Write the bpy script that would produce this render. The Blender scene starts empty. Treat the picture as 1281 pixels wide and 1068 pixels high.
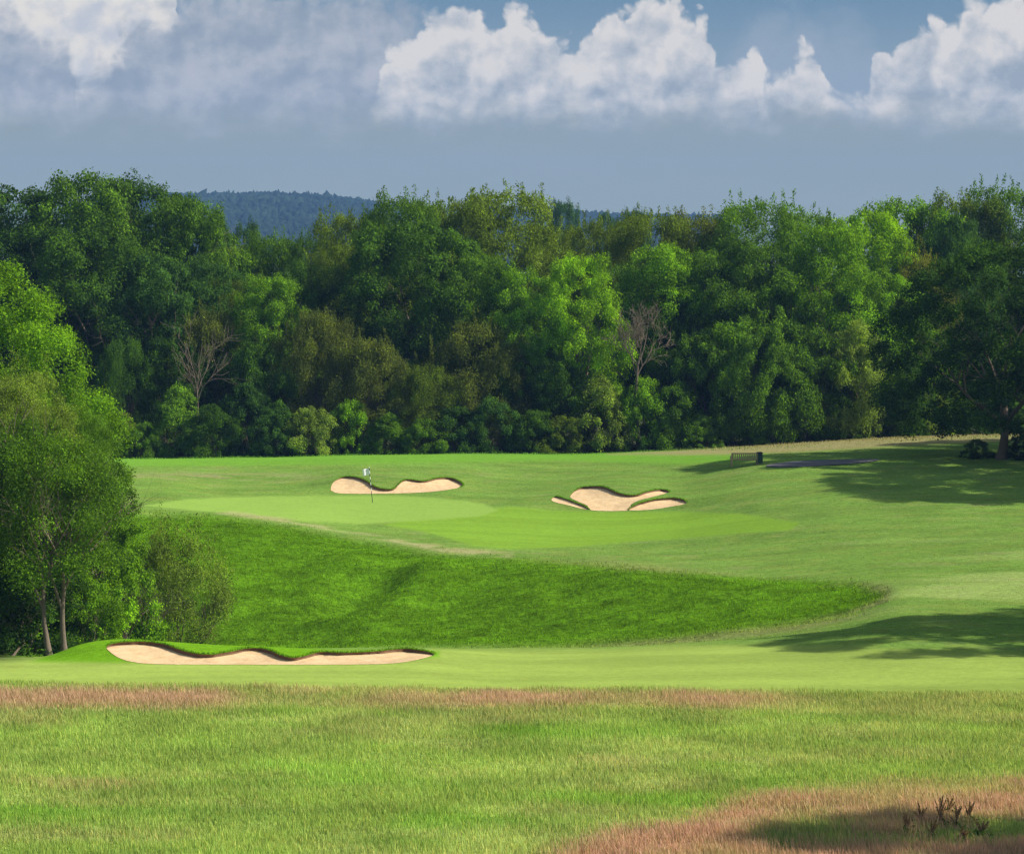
import bpy, bmesh, math, random, time
import numpy as np
from mathutils import Vector
from mathutils.geometry import delaunay_2d_cdt

T0 = time.time()
F = 3013.0          # focal length in photograph pixels
CX, HY = 640.5, 300.0
CAMZ = 16.0
EXPO = 0.62
sc = bpy.context.scene
col = sc.collection
rng = np.random.default_rng(7)

# ------------------------------------------------------------------ helpers
def srgb(r, g, b):
    f = lambda c: ((c / 255.0) / 12.92 if c / 255.0 <= 0.04045 else ((c / 255.0 + 0.055) / 1.055) ** 2.4)
    return np.array([f(r), f(g), f(b)])

def smooth(a, b, x):
    t = np.clip((np.asarray(x, float) - a) / (b - a), 0, 1)
    return t * t * (3 - 2 * t)

_tab = np.random.default_rng(11).random((256, 256))
def vnoise(x, y):
    xi = np.floor(x).astype(np.int64); yi = np.floor(y).astype(np.int64)
    fx = x - xi; fy = y - yi
    fx = fx * fx * (3 - 2 * fx); fy = fy * fy * (3 - 2 * fy)
    g = lambda a, b: _tab[a & 255, b & 255]
    return (g(xi, yi) * (1 - fx) + g(xi + 1, yi) * fx) * (1 - fy) + (g(xi, yi + 1) * (1 - fx) + g(xi + 1, yi + 1) * fx) * fy

def fbm(x, y, octv=4, seed=0):
    s = 0; a = 1.0; t = 0
    for i in range(octv):
        s = s + a * vnoise(x * 2 ** i + 17.3 * (i + seed), y * 2 ** i + 9.1 * (i + 3 * seed)); t += a; a *= .5
    return s / t                # 0..1

def build_mesh(name, verts, faces_list, mats, face_mat=None, smooth_shade=True, attrs=None, fattrs=None):
    """faces_list: list of (n, k) int arrays"""
    me = bpy.data.meshes.new(name)
    verts = np.asarray(verts, np.float32)
    me.vertices.add(len(verts)); me.vertices.foreach_set('co', verts.ravel())
    loops = np.concatenate([f.ravel() for f in faces_list]).astype(np.int32)
    sizes = np.concatenate([np.full(len(f), f.shape[1], np.int32) for f in faces_list])
    starts = np.concatenate([[0], np.cumsum(sizes)[:-1]]).astype(np.int32)
    me.loops.add(len(loops)); me.loops.foreach_set('vertex_index', loops)
    me.polygons.add(len(sizes)); me.polygons.foreach_set('loop_start', starts)
    if face_mat is not None:
        me.polygons.foreach_set('material_index', np.asarray(face_mat, np.int32))
    me.polygons.foreach_set('use_smooth', np.full(len(sizes), smooth_shade))
    for m in mats: me.materials.append(m)
    me.update(calc_edges=True)
    if attrs:
        for k, v in attrs.items():
            v = np.asarray(v, np.float32)
            if v.ndim == 1:
                a = me.attributes.new(k, 'FLOAT', 'POINT'); a.data.foreach_set('value', v)
            else:
                a = me.attributes.new(k, 'FLOAT_COLOR', 'POINT')
                a.data.foreach_set('color', np.c_[v, np.ones(len(v))].astype(np.float32).ravel())
    return me

def link(name, me, parent=None, loc=(0, 0, 0)):
    o = bpy.data.objects.new(name, me); col.objects.link(o); o.location = loc
    if parent is not None: o.parent = parent
    return o

def tag(o, label=None, cat=None, group=None, kind=None):
    if label: o['label'] = label
    if cat: o['category'] = cat
    if group: o['group'] = group
    if kind: o['kind'] = kind
    return o

def empty(name, loc, rz=0):
    o = bpy.data.objects.new(name, None); col.objects.link(o); o.location = loc; o.rotation_euler = (0, 0, rz)
    o.empty_display_size = .3
    return o

# ------------------------------------------------------------------ node helpers
class NT:
    def __init__(s, tree): s.t = tree; s.n = tree.nodes; s.l = tree.links
    def new(s, typ, **kw):
        nd = s.n.new(typ)
        for k, v in kw.items(): setattr(nd, k, v)
        return nd
    def set(s, sock, v):
        if hasattr(v, 'is_output') or isinstance(v, bpy.types.NodeSocket): s.l.new(v, sock)
        else: sock.default_value = v
    def math(s, op, a, b=0.0, c=0.0, clamp=False):
        nd = s.new('ShaderNodeMath', operation=op); nd.use_clamp = clamp
        s.set(nd.inputs[0], a); s.set(nd.inputs[1], b); s.set(nd.inputs[2], c)
        return nd.outputs[0]
    def vmath(s, op, a, b=(0, 0, 0)):
        nd = s.new('ShaderNodeVectorMath', operation=op); s.set(nd.inputs[0], a); s.set(nd.inputs[1], b)
        return nd.outputs[0]
    def mix(s, f, a, b, typ='MIX'):
        nd = s.new('ShaderNodeMix', data_type='RGBA', blend_type=typ)
        s.set(nd.inputs[0], f); s.set(nd.inputs[6], a if not isinstance(a, (tuple, list, np.ndarray)) else (*a[:3], 1)); s.set(nd.inputs[7], b if not isinstance(b, (tuple, list, np.ndarray)) else (*b[:3], 1))
        return nd.outputs[2]
    def noise(s, vec, scale, detail=3, rough=.55, out=0, dims='3D'):
        nd = s.new('ShaderNodeTexNoise', noise_dimensions=dims)
        if vec is not None: s.l.new(vec, nd.inputs['Vector'])
        nd.inputs['Scale'].default_value = scale; nd.inputs['Detail'].default_value = detail; nd.inputs['Roughness'].default_value = rough
        return nd.outputs[out]
    def sstep(s, a, b, x):
        nd = s.new('ShaderNodeMapRange', interpolation_type='SMOOTHSTEP')
        s.set(nd.inputs[0], x); s.set(nd.inputs[1], a); s.set(nd.inputs[2], b); nd.inputs[3].default_value = 0; nd.inputs[4].default_value = 1
        return nd.outputs[0]
    def ramp(s, f, stops):
        nd = s.new('ShaderNodeValToRGB'); e = nd.color_ramp.elements
        while len(e) < len(stops): e.new(.5)
        for i, (p, c) in enumerate(stops): e[i].position = p; e[i].color = (*c, 1)
        s.l.new(f, nd.inputs[0]); return nd.outputs[0]
    def xyz(s, x, y, z=0.0):
        nd = s.new('ShaderNodeCombineXYZ'); s.set(nd.inputs[0], x); s.set(nd.inputs[1], y); s.set(nd.inputs[2], z); return nd.outputs[0]

def material(name):
    m = bpy.data.materials.new(name); m.use_nodes = True
    m.node_tree.nodes.clear(); n = NT(m.node_tree)
    out = n.new('ShaderNodeOutputMaterial')
    return m, n, out

def simple_mat(name, c, rough=.7, var=.25, scale=8, bump=.3, metallic=0):
    m, n, out = material(name)
    p = n.new('ShaderNodeBsdfPrincipled')
    tc = n.new('ShaderNodeTexCoord').outputs['Object']
    v = n.noise(tc, scale, 5)
    f = n.math('MULTIPLY_ADD', v, 2 * var, 1 - var)
    cc = n.mix(1.0, tuple(c), n.xyz(f, f, f), 'MULTIPLY')
    n.l.new(cc, p.inputs['Base Color']); p.inputs['Roughness'].default_value = rough; p.inputs['Metallic'].default_value = metallic
    b = n.new('ShaderNodeBump'); b.inputs['Strength'].default_value = bump; b.inputs['Distance'].default_value = .02
    n.l.new(n.noise(tc, scale * 4, 5), b.inputs['Height']); n.l.new(b.outputs[0], p.inputs['Normal'])
    n.l.new(p.outputs[0], out.inputs[0]); return m

# leaves: colour = object colour x per leaf variation
def leaf_material(name, trans=.42):
    m, n, out = material(name)
    oc = n.new('ShaderNodeObjectInfo').outputs['Color']
    at = n.new('ShaderNodeAttribute'); at.attribute_name = 'tint'
    pos = n.new('ShaderNodeNewGeometry').outputs['Position']
    big = n.noise(pos, .55, 2)
    t = n.math('MULTIPLY_ADD', at.outputs['Fac'], 1.1, .45)
    t = n.math('MULTIPLY', t, n.math('MULTIPLY_ADD', big, .9, .55))
    c = n.mix(1.0, oc, n.xyz(t, t, t), 'MULTIPLY')
    yel = n.mix(1.0, c, (1.28, 1.22, .6), 'MULTIPLY')
    c = n.mix(n.sstep(.45, 1.0, at.outputs['Fac']), c, yel)
    d = n.new('ShaderNodeBsdfDiffuse'); n.l.new(c, d.inputs[0])
    tr = n.new('ShaderNodeBsdfTranslucent'); n.l.new(n.mix(1.0, c, (1.25, 1.15, .5), 'MULTIPLY'), tr.inputs[0])
    mx = n.new('ShaderNodeMixShader'); mx.inputs[0].default_value = trans
    n.l.new(d.outputs[0], mx.inputs[1]); n.l.new(tr.outputs[0], mx.inputs[2])
    n.l.new(mx.outputs[0], out.inputs[0]); return m

M_leaf = leaf_material('leaf_green')
M_bark = simple_mat('bark', srgb(98, 86, 70), .9, .4, 5, .8)
M_barkpale = simple_mat('pale_dead_bark', srgb(104, 92, 76), .9, .3, 6, .6)
M_wood = simple_mat('weathered_teak', srgb(156, 138, 106), .75, .25, 20, .3)
M_bin = simple_mat('dark_green_bin_paint', srgb(24, 58, 48), .45, .15, 6, .1)
M_binlid = simple_mat('black_bin_plastic', srgb(28, 34, 34), .5, .1, 6, .1)
M_metal = simple_mat('grey_metal', srgb(120, 120, 118), .4, .1, 10, .05, .8)
M_white = simple_mat('white_paint', (.78, .78, .76), .5, .04, 8, .02)
M_black = simple_mat('black_paint', (.02, .02, .022), .5, .1, 8, .02)
M_flag = simple_mat('white_flag_cloth', (.85, .86, .88), .8, .03, 8, .05)
M_soil = simple_mat('dark_soil', srgb(112, 86, 60), .95, .5, 6, 1.0)

def grass_blade_mat():
    m, n, out = material('grass_blades')
    at = n.new('ShaderNodeAttribute'); at.attribute_name = 'Col'
    d = n.new('ShaderNodeBsdfDiffuse'); n.l.new(at.outputs['Color'], d.inputs[0])
    tr = n.new('ShaderNodeBsdfTranslucent'); n.l.new(n.mix(1.0, at.outputs['Color'], (1.15, 1.1, .75), 'MULTIPLY'), tr.inputs[0])
    mx = n.new('ShaderNodeMixShader'); mx.inputs[0].default_value = .4
    n.l.new(d.outputs[0], mx.inputs[1]); n.l.new(tr.outputs[0], mx.inputs[2])
    n.l.new(mx.outputs[0], out.inputs[0]); return m
M_blade = grass_blade_mat()

def ground_mat():
    m, n, out = material('grass_ground')
    at = n.new('ShaderNodeAttribute'); at.attribute_name = 'Col'
    rg = n.new('ShaderNodeAttribute'); rg.attribute_name = 'rough'
    pos = n.new('ShaderNodeNewGeometry').outputs['Position']
    fine = n.noise(pos, 4.0, 6, .72)
    mid = n.noise(n.vmath('MULTIPLY', pos, (.35, 1.2, .5)), 1.6, 5, .6)
    amp = n.math('MULTIPLY_ADD', rg.outputs['Fac'], 1.3, .22)
    v = n.math('MULTIPLY_ADD', n.math('SUBTRACT', fine, .5), 2.0, 1.0)
    v2 = n.math('MULTIPLY_ADD', n.math('SUBTRACT', mid, .5), .8, 0.0)
    v = n.math('MULTIPLY_ADD', n.math('ADD', n.math('SUBTRACT', v, 1.0), v2), amp, 1.0)
    v = n.math('MAXIMUM', v, .25)
    c = n.mix(1.0, at.outputs['Color'], n.xyz(v, v, v), 'MULTIPLY')
    # straw coloured and lush flecks in the turf
    fl = n.noise(n.vmath('MULTIPLY', pos, (.5, 1.5, 1)), 3.1, 4, .7)
    c = n.mix(n.math('MULTIPLY', n.sstep(.56, .75, fl), n.math('MULTIPLY_ADD', rg.outputs['Fac'], .5, .12)), c, n.mix(1.0, c, (1.5, 1.12, .9), 'MULTIPLY'))
    d = n.new('ShaderNodeBsdfDiffuse'); n.l.new(c, d.inputs[0]); d.inputs['Roughness'].default_value = .6
    b = n.new('ShaderNodeBump'); b.inputs['Distance'].default_value = .12
    n.l.new(n.math('MULTIPLY_ADD', rg.outputs['Fac'], .9, .12), b.inputs['Strength'])
    n.l.new(n.math('ADD', n.noise(pos, 9, 4, .7), n.noise(pos, 2.2, 3)), b.inputs['Height']); n.l.new(b.outputs[0], d.inputs['Normal'])
    n.l.new(d.outputs[0], out.inputs[0]); return m
M_ground = ground_mat()

def sand_mat():
    m, n, out = material('bunker_sand')
    pos = n.new('ShaderNodeNewGeometry').outputs['Position']
    v = n.noise(pos, 2.2, 6, .7)
    c = n.ramp(v, [(.2, tuple(srgb(176, 146, 108))), (.5, tuple(srgb(197, 170, 130))), (.8, tuple(srgb(212, 188, 150)))])
    sp = n.sstep(.66, .74, n.noise(pos, 9, 3, .8))
    c = n.mix(n.math('MULTIPLY', sp, .45), c, tuple(srgb(120, 92, 64)))
    d = n.new('ShaderNodeBsdfDiffuse'); n.l.new(c, d.inputs[0])
    b = n.new('ShaderNodeBump'); b.inputs['Strength'].default_value = .6; b.inputs['Distance'].default_value = .06
    w = n.new('ShaderNodeTexWave'); w.inputs['Scale'].default_value = 5; w.inputs['Distortion'].default_value = 4; n.l.new(pos, w.inputs['Vector'])
    n.l.new(n.math('ADD', n.noise(pos, 1.3, 3, .6), n.noise(pos, 4.5, 5, .7)), b.inputs['Height']); n.l.new(b.outputs[0], d.inputs['Normal'])
    n.l.new(d.outputs[0], out.inputs[0]); return m
M_sand = sand_mat()

# ------------------------------------------------------------------ terrain
NEAR = [(40, 1300), (55, 1068), (65, 962)]
COLS = {
 0: [(78, 862), (85, 829), (95, 817), (108, 795), (118, 745), (135, 655), (155, 590), (170, 577), (182, 575)],
 60: [(78, 862), (85, 828), (89, 822), (98, 820), (110, 806), (120, 740), (135, 650), (155, 592), (170, 577), (182, 575)],
 100: [(78, 862), (84.5, 828), (86.5, 806), (88.5, 802), (92, 812), (102, 828), (113, 808), (122, 722), (134, 645), (141, 633), (155, 597), (169, 577), (181, 574)],
 150: [(78, 863), (83.5, 831), (86.5, 801), (88.5, 797), (92, 810), (102, 828), (113, 808), (122, 720), (134, 644), (141, 633), (155, 597), (169, 577), (181, 574)],
 210: [(78, 863), (83.5, 831), (86.6, 804), (88.2, 801), (91, 812), (101, 826), (113, 808), (122, 720), (134, 643), (141, 634), (155, 597), (169, 576), (181, 574)],
 280: [(78, 863), (83.5, 831), (86.5, 811), (87.6, 806), (90.5, 813), (100, 824), (112, 808), (121, 722), (131.5, 652), (134, 645), (141, 636), (151, 616), (158, 599), (168, 575), (181, 573)],
 370: [(78, 863), (83.5, 831), (85.5, 817), (87.2, 810), (91, 815), (100, 824), (111, 808), (120, 740), (128, 666), (131, 658), (139, 640), (147, 625), (152.5, 613), (158, 598), (168, 573), (181, 571.5)],
 450: [(78, 863), (83.5, 831), (86, 815), (88.2, 809), (92, 812), (100, 820), (109, 805), (118, 738), (124, 688), (128, 675), (138, 648), (146, 627), (150.8, 616), (153.4, 596), (160, 586), (168, 570.5), (182, 569)],
 520: [(78, 863), (83.5, 831), (86, 814), (88, 809), (92, 811), (100, 818), (108, 805), (116, 745), (122, 698), (126, 686), (134, 660), (143, 636), (150.8, 616), (153.4, 599), (160, 587), (168, 570), (182, 568.5)],
 560: [(78, 864), (84, 832), (87, 817), (90, 810), (100, 817), (107.5, 805), (116, 742), (121, 702), (125, 690), (133, 664), (142, 639), (150.8, 614), (154, 600), (160, 588), (169, 570), (182, 568)],
 640: [(78, 865), (84, 835), (92, 809), (100, 815), (107, 802), (114, 745), (119, 706), (123, 696), (128, 683), (138, 654), (150, 620), (158, 602), (170, 571), (183, 567.5)],
 700: [(78, 865), (84, 835), (92, 809), (100, 815), (107, 800), (114, 738), (118, 709), (122, 700), (130, 681), (138, 658), (144.5, 638), (147, 622), (152, 612), (158, 600), (170, 574), (183, 567)],
 770: [(78, 866), (84, 835), (92, 808), (99, 813), (105.5, 798), (112, 740), (116, 712), (120, 703), (130, 679), (138, 658), (143.8, 640.5), (147.4, 608), (153, 601), (160, 590), (171, 573), (184, 566)],
 850: [(78, 866), (84, 832), (92, 803), (98, 808), (104, 792), (110, 740), (113.5, 720), (117, 712), (127, 683), (137, 657), (143, 638), (146, 621), (152, 609), (160, 587), (172, 569), (186, 561)],
 950: [(78, 866), (84, 830), (91, 799), (97, 797), (102, 783), (108, 742), (111, 729), (115, 718), (125, 681), (136, 643), (145, 610), (153, 585), (162, 571), (174, 563), (188, 555)],
 1060: [(78, 867), (84, 827), (90, 793), (96, 780), (100, 768), (105, 740), (108, 729), (113, 714), (122, 680), (136, 632), (146, 600), (154, 582), (165, 565), (178, 555), (190, 548)],
 1120: [(78, 867), (84, 826), (89, 793), (95, 768), (100, 748), (105, 732), (112, 712), (120, 683), (136, 630), (146, 600), (154, 582), (165, 563), (178, 551), (192, 545)],
 1281: [(78, 867), (84, 826), (89, 793), (95, 766), (100, 749), (110, 712), (122, 670), (136, 627), (146, 598), (154, 582), (164, 563), (178, 548), (192, 542)],
}
Ys = np.arange(0, 400.01, .25)
PXs = np.arange(-600, 1901, 10.0)
keys = sorted(COLS)
prof = []
for k in keys:
    pts = NEAR + COLS[k]
    Y = np.array([p[0] for p in pts], float); P = np.array([p[1] for p in pts], float)
    Z = CAMZ - (P - HY) * Y / F
    Y = np.concatenate([Y, [215, 260, 400]]); Z = np.concatenate([Z, [Z[-1] - 2.0, -9, -11]])
    prof.append(np.interp(Ys, Y, Z))
prof = np.array(prof)
TG = np.array([[0.0]])
Zg = np.empty((len(PXs), len(Ys)))
for j in range(len(Ys)): Zg[:, j] = np.interp(PXs, keys, prof[:, j])
def gblur(A, s, axis):
    r = int(3 * s) + 1; k = np.exp(-.5 * (np.arange(-r, r + 1) / s) ** 2); k /= k.sum()
    A = np.moveaxis(A, axis, 0); P = np.concatenate([np.repeat(A[:1], r, 0), A, np.repeat(A[-1:], r, 0)])
    O = sum(k[i] * P[i:i + len(A)] for i in range(2 * r + 1)); return np.moveaxis(O, 0, axis)
Zg = gblur(gblur(Zg, 2.2, 1), 1.6, 0)
def terr_base(x, y):
    x = np.asarray(x, float); y = np.asarray(y, float)
    yy = np.clip(y, 30, 399)
    px = np.clip(CX + F * x / yy, PXs[0], PXs[-1])
    a = (px - PXs[0]) / 10.0; b = yy / .25
    ai = np.minimum(a.astype(int), len(PXs) - 2); bi = np.minimum(b.astype(int), len(Ys) - 2)
    fa = a - ai; fb = b - bi
    return (Zg[ai, bi] * (1 - fa) * (1 - fb) + Zg[ai + 1, bi] * fa * (1 - fb) + Zg[ai, bi + 1] * (1 - fa) * fb + Zg[ai + 1, bi + 1] * fa * fb)

def proj(x, y, z):
    y = np.maximum(y, 1.0)
    return CX + F * x / y, HY + F * (CAMZ - z) / y

def raw_unproject(px, py, fn):
    px = np.atleast_1d(np.asarray(px, float)); py = np.atleast_1d(np.asarray(py, float))
    D = np.arange(50, 230, .05); u = (px - CX) / F
    X = u[:, None] * D[None]; Yv = np.broadcast_to(D[None], X.shape)
    Zr = CAMZ - (py[:, None] - HY) / F * D[None]
    hit = fn(X, Yv) >= Zr
    i = np.argmax(hit, 1); i[~hit.any(1)] = len(D) - 1
    y = D[i]; x = u * y
    return x, y, fn(x, y)

# spur and crease lines down the bank
def polyline_pts(pts, fn):
    px = np.array([p[0] for p in pts]); py = np.array([p[1] for p in pts]); x, y, z = raw_unproject(px, py, fn)
    return np.c_[x, y]
def seg_dist(x, y, P):
    best = np.full(np.shape(x), 1e9); tt = np.zeros(np.shape(x)); n = len(P) - 1
    for i in range(n):
        a, b = P[i], P[i + 1]; d = b - a; L = (d ** 2).sum()
        t = np.clip(((x - a[0]) * d[0] + (y - a[1]) * d[1]) / L, 0, 1)
        q = np.hypot(x - a[0] - t * d[0], y - a[1] - t * d[1])
        m = q < best; best = np.where(m, q, best); tt = np.where(m, (i + t) / n, tt)
    return best, tt
SPUR = polyline_pts([(575, 700), (520, 726), (460, 760), (400, 795)], terr_base)
CREASE = polyline_pts([(512, 708), (478, 732), (440, 758), (398, 788)], terr_base)
def zone_bank(px, py):
    return smooth(-6, 6, sd_poly(px, py, BANK))
def sd_poly(px, py, poly):
    """signed distance in photo px, positive inside"""
    P = np.array(poly, float); px = np.asarray(px, float); py = np.asarray(py, float)
    best = np.full(px.shape, 1e9); ins = np.zeros(px.shape, bool); n = len(P)
    for i in range(n):
        a, b = P[i], P[(i + 1) % n]; d = b - a; L = (d ** 2).sum()
        t = np.clip(((px - a[0]) * d[0] + (py - a[1]) * d[1]) / L, 0, 1)
        best = np.minimum(best, np.hypot(px - a[0] - t * d[0], py - a[1] - t * d[1]))
        c = ((a[1] > py) != (b[1] > py)) & (px < (b[0] - a[0]) * (py - a[1]) / (b[1] - a[1] + 1e-9) + a[0])
        ins ^= c
    return np.where(ins, best, -best)
BANK = [(-200, 655), (180, 643), (280, 646), (370, 659), (450, 677), (520, 689), (560, 694), (640, 698), (750, 705), (850, 714), (950, 724), (1060, 727), (1112, 736), (1108, 752), (1060, 772), (1000, 784), (900, 796), (850, 803), (700, 812), (550, 808), (400, 816), (100, 830), (-200, 830)]

def terrain(x, y):
    x = np.asarray(x, float); y = np.asarray(y, float)
    z = terr_base(x, y)
    inb = (y > 95) & (y < 140)
    d, t = seg_dist(x, y, SPUR); f = np.minimum(1, np.minimum(t * 2.5, (1 - t) * 2 + .1))
    z = z + np.where(inb, 1.5 * f * np.exp(-(d / 2.3) ** 2), 0)
    d, t = seg_dist(x, y, CREASE); f = np.sin(np.pi * np.clip(t, 0, 1)) ** 1.0
    z = z - np.where(inb, 1.8 * f * np.exp(-(d / 2.1) ** 2), 0)
    px, py = proj(x, y, z)
    bk = zone_bank(px, py) * inb
    z = z + bk * (1.1 * (fbm(x * .16, y * .16, 3, 9) - .5) + .34 * (fbm(x * .45, y * .45, 4, 1) - .5) + .12 * (fbm(x * 2.2, y * 2.2, 2, 2) - .5))
    z = z + .10 * (fbm(x * .22, y * .16, 3, 3) - .5) * smooth(30, 60, y)
    rough = smooth(79.5, 77.5, y + .6 * (fbm(x * .3, y * 0 + 3, 2, 8) - .5))
    z = z + rough * .16 * (fbm(x * .5, y * .5, 3, 5) - .5)
    return z
def unproj(px, py): return raw_unproject(px, py, terrain)

# ---- ground colours (albedo), zones
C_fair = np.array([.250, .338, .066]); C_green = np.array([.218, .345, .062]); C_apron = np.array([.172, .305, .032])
C_semi = np.array([.140, .245, .042]); C_bank = np.array([.100, .225, .008]); C_back = np.array([.135, .29, .03])
C_rough = np.array([.245, .355, .075]); C_pink = np.array([.50, .30, .225]); C_straw = np.array([.36, .33, .16])
GREEN = [(180, 632), (240, 624), (330, 621), (420, 620), (500, 620), (560, 624), (605, 630), (622, 638), (600, 646), (540, 650), (450, 655), (380, 652), (300, 642), (240, 638)]
APRON = [(560, 640), (640, 634), (690, 638), (760, 641), (850, 640), (930, 643), (1000, 654), (990, 663), (920, 667), (840, 674), (720, 683), (640, 686), (590, 682), (545, 668), (480, 656)]
BACKF = [(120, 572), (400, 568), (760, 566), (900, 564), (960, 566), (940, 575), (860, 580), (700, 576), (560, 578), (400, 581), (140, 583)]
TANSTRIP = [(270, 642), (360, 654), (450, 670), (520, 684), (560, 692), (640, 697), (640, 692), (560, 684), (520, 678), (440, 664), (360, 650), (290, 640)]
TREEEDGE = [(760, 568), (850, 563), (930, 557), (1010, 551), (1100, 546), (1200, 540), (1500, 536), (1500, 549), (1281, 551), (1160, 556), (1060, 562), (960, 567), (860, 569)]
PINKBR = [(690, 1080), (760, 1052), (860, 1036), (920, 1012), (1000, 992), (1100, 985), (1200, 980), (1400, 972), (1400, 1090), (700, 1090)]
LUSHBR = [(940, 1045), (1000, 1030), (1080, 1030), (1150, 1022), (1240, 1026), (1400, 1030), (1400, 1050), (1200, 1056), (1080, 1060), (980, 1062)]
def lerp(a, b, t): return a + (b - a) * t[..., None]
def ground_color(x, y, z):
    px, py = proj(x, y, z)
    n1 = fbm(x * .12, y * .25, 4, 11); n2 = fbm(x * .5, y * .9, 4, 12); n3 = fbm(x * .05, y * .10, 3, 13)
    wob = 10 * (n2 - .5)
    c = np.broadcast_to(C_semi, x.shape + (3,)).copy()
    mo = fbm(x * .35, y * .8, 5, 71); c = c * (.78 + .44 * mo)[..., None] * lerp(np.ones(x.shape + (3,)), np.array([1.18, 1.02, 1.1]), smooth(.45, .7, fbm(x * .9, y * 1.6, 3, 72)))
    # semi rough: yellowish drifts to the right
    c = lerp(c, np.array([.27, .36, .10]), np.clip(smooth(.45, .75, n1) * smooth(850, 1050, px) * smooth(660, 700, py) * smooth(780, 750, py), 0, 1) * .8)
    c = lerp(c, C_straw * .8, smooth(.6, .85, n2) * .25)
    c = lerp(c, C_straw * .75, smooth(8, -2, np.abs(py - (597 + 6 * (n1 - .5)))) * smooth(.35, .6, n2) * smooth(430, 330, px) * .8)
    # back fairway, green, apron
    c = lerp(c, C_back, smooth(-4, 3, sd_poly(px, py, BACKF)))
    far = (y > 120)
    c = lerp(c, C_apron * (0.95 + .1 * smooth(.3, .7, fbm(x * .05, y * .9, 2, 31)))[..., None], smooth(-2, 1.5, sd_poly(px, py + .2 * wob, APRON)) * far)
    c = lerp(c, C_green, smooth(-2, 1.5, sd_poly(px, py + .2 * wob, GREEN)) * far)
    # front fairway
    top = np.interp(px, [0, 550, 640, 760, 900, 1000, 1120, 1281], [826, 812, 812, 812, 806, 806, 812, 818]) + wob * .4
    fair = smooth(top - 5, top + 5, py) * (y < 95) * (y > 70)
    stripe = (.86 + .28 * fbm(x * .25, y * .7, 4, 33)) * (.95 + .10 * smooth(.42, .58, fbm(x * .03, y * .8, 2, 30)))
    c = lerp(c, C_fair * stripe[..., None], np.where(y < 95, fair, 0))
    moundz = sd_poly(px, py, [(40, 828), (95, 802), (160, 795), (250, 802), (340, 806), (420, 812), (550, 814), (550, 822), (400, 826), (150, 829)])
    c = lerp(c, C_bank * 1.25, smooth(-3, 4, moundz) * (y < 92))
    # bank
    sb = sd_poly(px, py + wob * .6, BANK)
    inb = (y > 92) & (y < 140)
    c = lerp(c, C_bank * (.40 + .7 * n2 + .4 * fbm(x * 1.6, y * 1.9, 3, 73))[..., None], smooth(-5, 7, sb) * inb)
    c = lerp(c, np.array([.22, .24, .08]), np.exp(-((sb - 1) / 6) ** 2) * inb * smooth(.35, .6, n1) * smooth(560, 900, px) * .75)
    c = lerp(c, C_straw, smooth(-3, 3, sd_poly(px, py + wob * .5, TANSTRIP)) * (y > 110) * smooth(.25, .55, n2) * .75)
    c = lerp(c, np.array([.28, .24, .11]), smooth(-3, 3, sd_poly(px, py + wob * .3, TREEEDGE)) * (y > 150) * .85)
    # long rough in the foreground
    edge = 862 + 4 * (n2 - .5) + np.interp(px, [0, 640, 1281], [-8, 0, 4])
    rg = smooth(edge - 1.5, edge + 1.5, py)
    r = lerp(np.broadcast_to(C_rough, x.shape + (3,)), np.array([.17, .31, .04]), smooth(.5, .75, n1))
    r = lerp(r, np.array([.21, .40, .05]), smooth(.58, .74, fbm(x * .2, y * .55, 4, 21)) * smooth(890, 960, py) * .6)
    r = lerp(r, np.array([.34, .385, .13]), smooth(.5, .75, fbm(x * .15, y * .5, 4, 22)) * .7)
    r = r * (.66 + .68 * fbm(x * .5, y * .8, 5, 81))[..., None]; r = lerp(r, np.array([.13, .24, .04]), smooth(.60, .78, fbm(x * .22, y * .9, 4, 82)) * .6)
    pk = np.exp(-((py - 876 - 3 * (n3 - .5)) / 11) ** 2) * (smooth(330, 240, px) + .75 * smooth(560, 500, px) * smooth(420, 480, px) * .4 + .95 * np.exp(-((px - 640) / 110) ** 2) + .8 * np.exp(-((px - 890) / 80) ** 2) + .25) * smooth(.22, .5, n2 * .6 + n1 * .4)
    pk = np.maximum(pk, smooth(.64, .8, fbm(x * .14, y * .35, 4, 23)) * .45 * smooth(1281, 500, px))
    r = lerp(r, C_pink, np.clip(pk, 0, 1) * .85)
    pb = smooth(-20, 14, sd_poly(px, py + 14 * (n2 - .5) + 10 * (n1 - .5), PINKBR))
    lush = smooth(-8, 8, sd_poly(px + 60 * (n1 - .5), py + 10 * (n2 - .5), LUSHBR)) * smooth(.3, .5, n2)
    r = lerp(r, np.array([.48, .275, .205]), np.clip(pb * (.55 + .6 * smooth(.3, .6, fbm(x * .5, y * 1.1, 4, 91))) * (1 - .9 * lush), 0, 1) * .92)
    r = lerp(r, np.array([.16, .28, .05]), pb * lush * .55)
    c = lerp(c, r, np.where(y < 82, rg, 0))
    rough = np.clip(.35 + .65 * smooth(-5, 7, sb) * inb - .3 * fair * (1 - rg) - .3 * smooth(-2, 2, sd_poly(px, py, GREEN)) * far - .25 * smooth(-2, 2, sd_poly(px, py, APRON)) * far - .15 * smooth(-4, 3, sd_poly(px, py, BACKF)) + .5 * rg * (y < 82), 0, 1)
    # woodland floor
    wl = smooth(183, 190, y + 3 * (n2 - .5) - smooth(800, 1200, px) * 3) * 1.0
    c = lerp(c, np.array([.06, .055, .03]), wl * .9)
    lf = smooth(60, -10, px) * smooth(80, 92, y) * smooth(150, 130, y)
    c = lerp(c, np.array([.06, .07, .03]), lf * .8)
    return np.clip(c, .004, 1), rough

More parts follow.
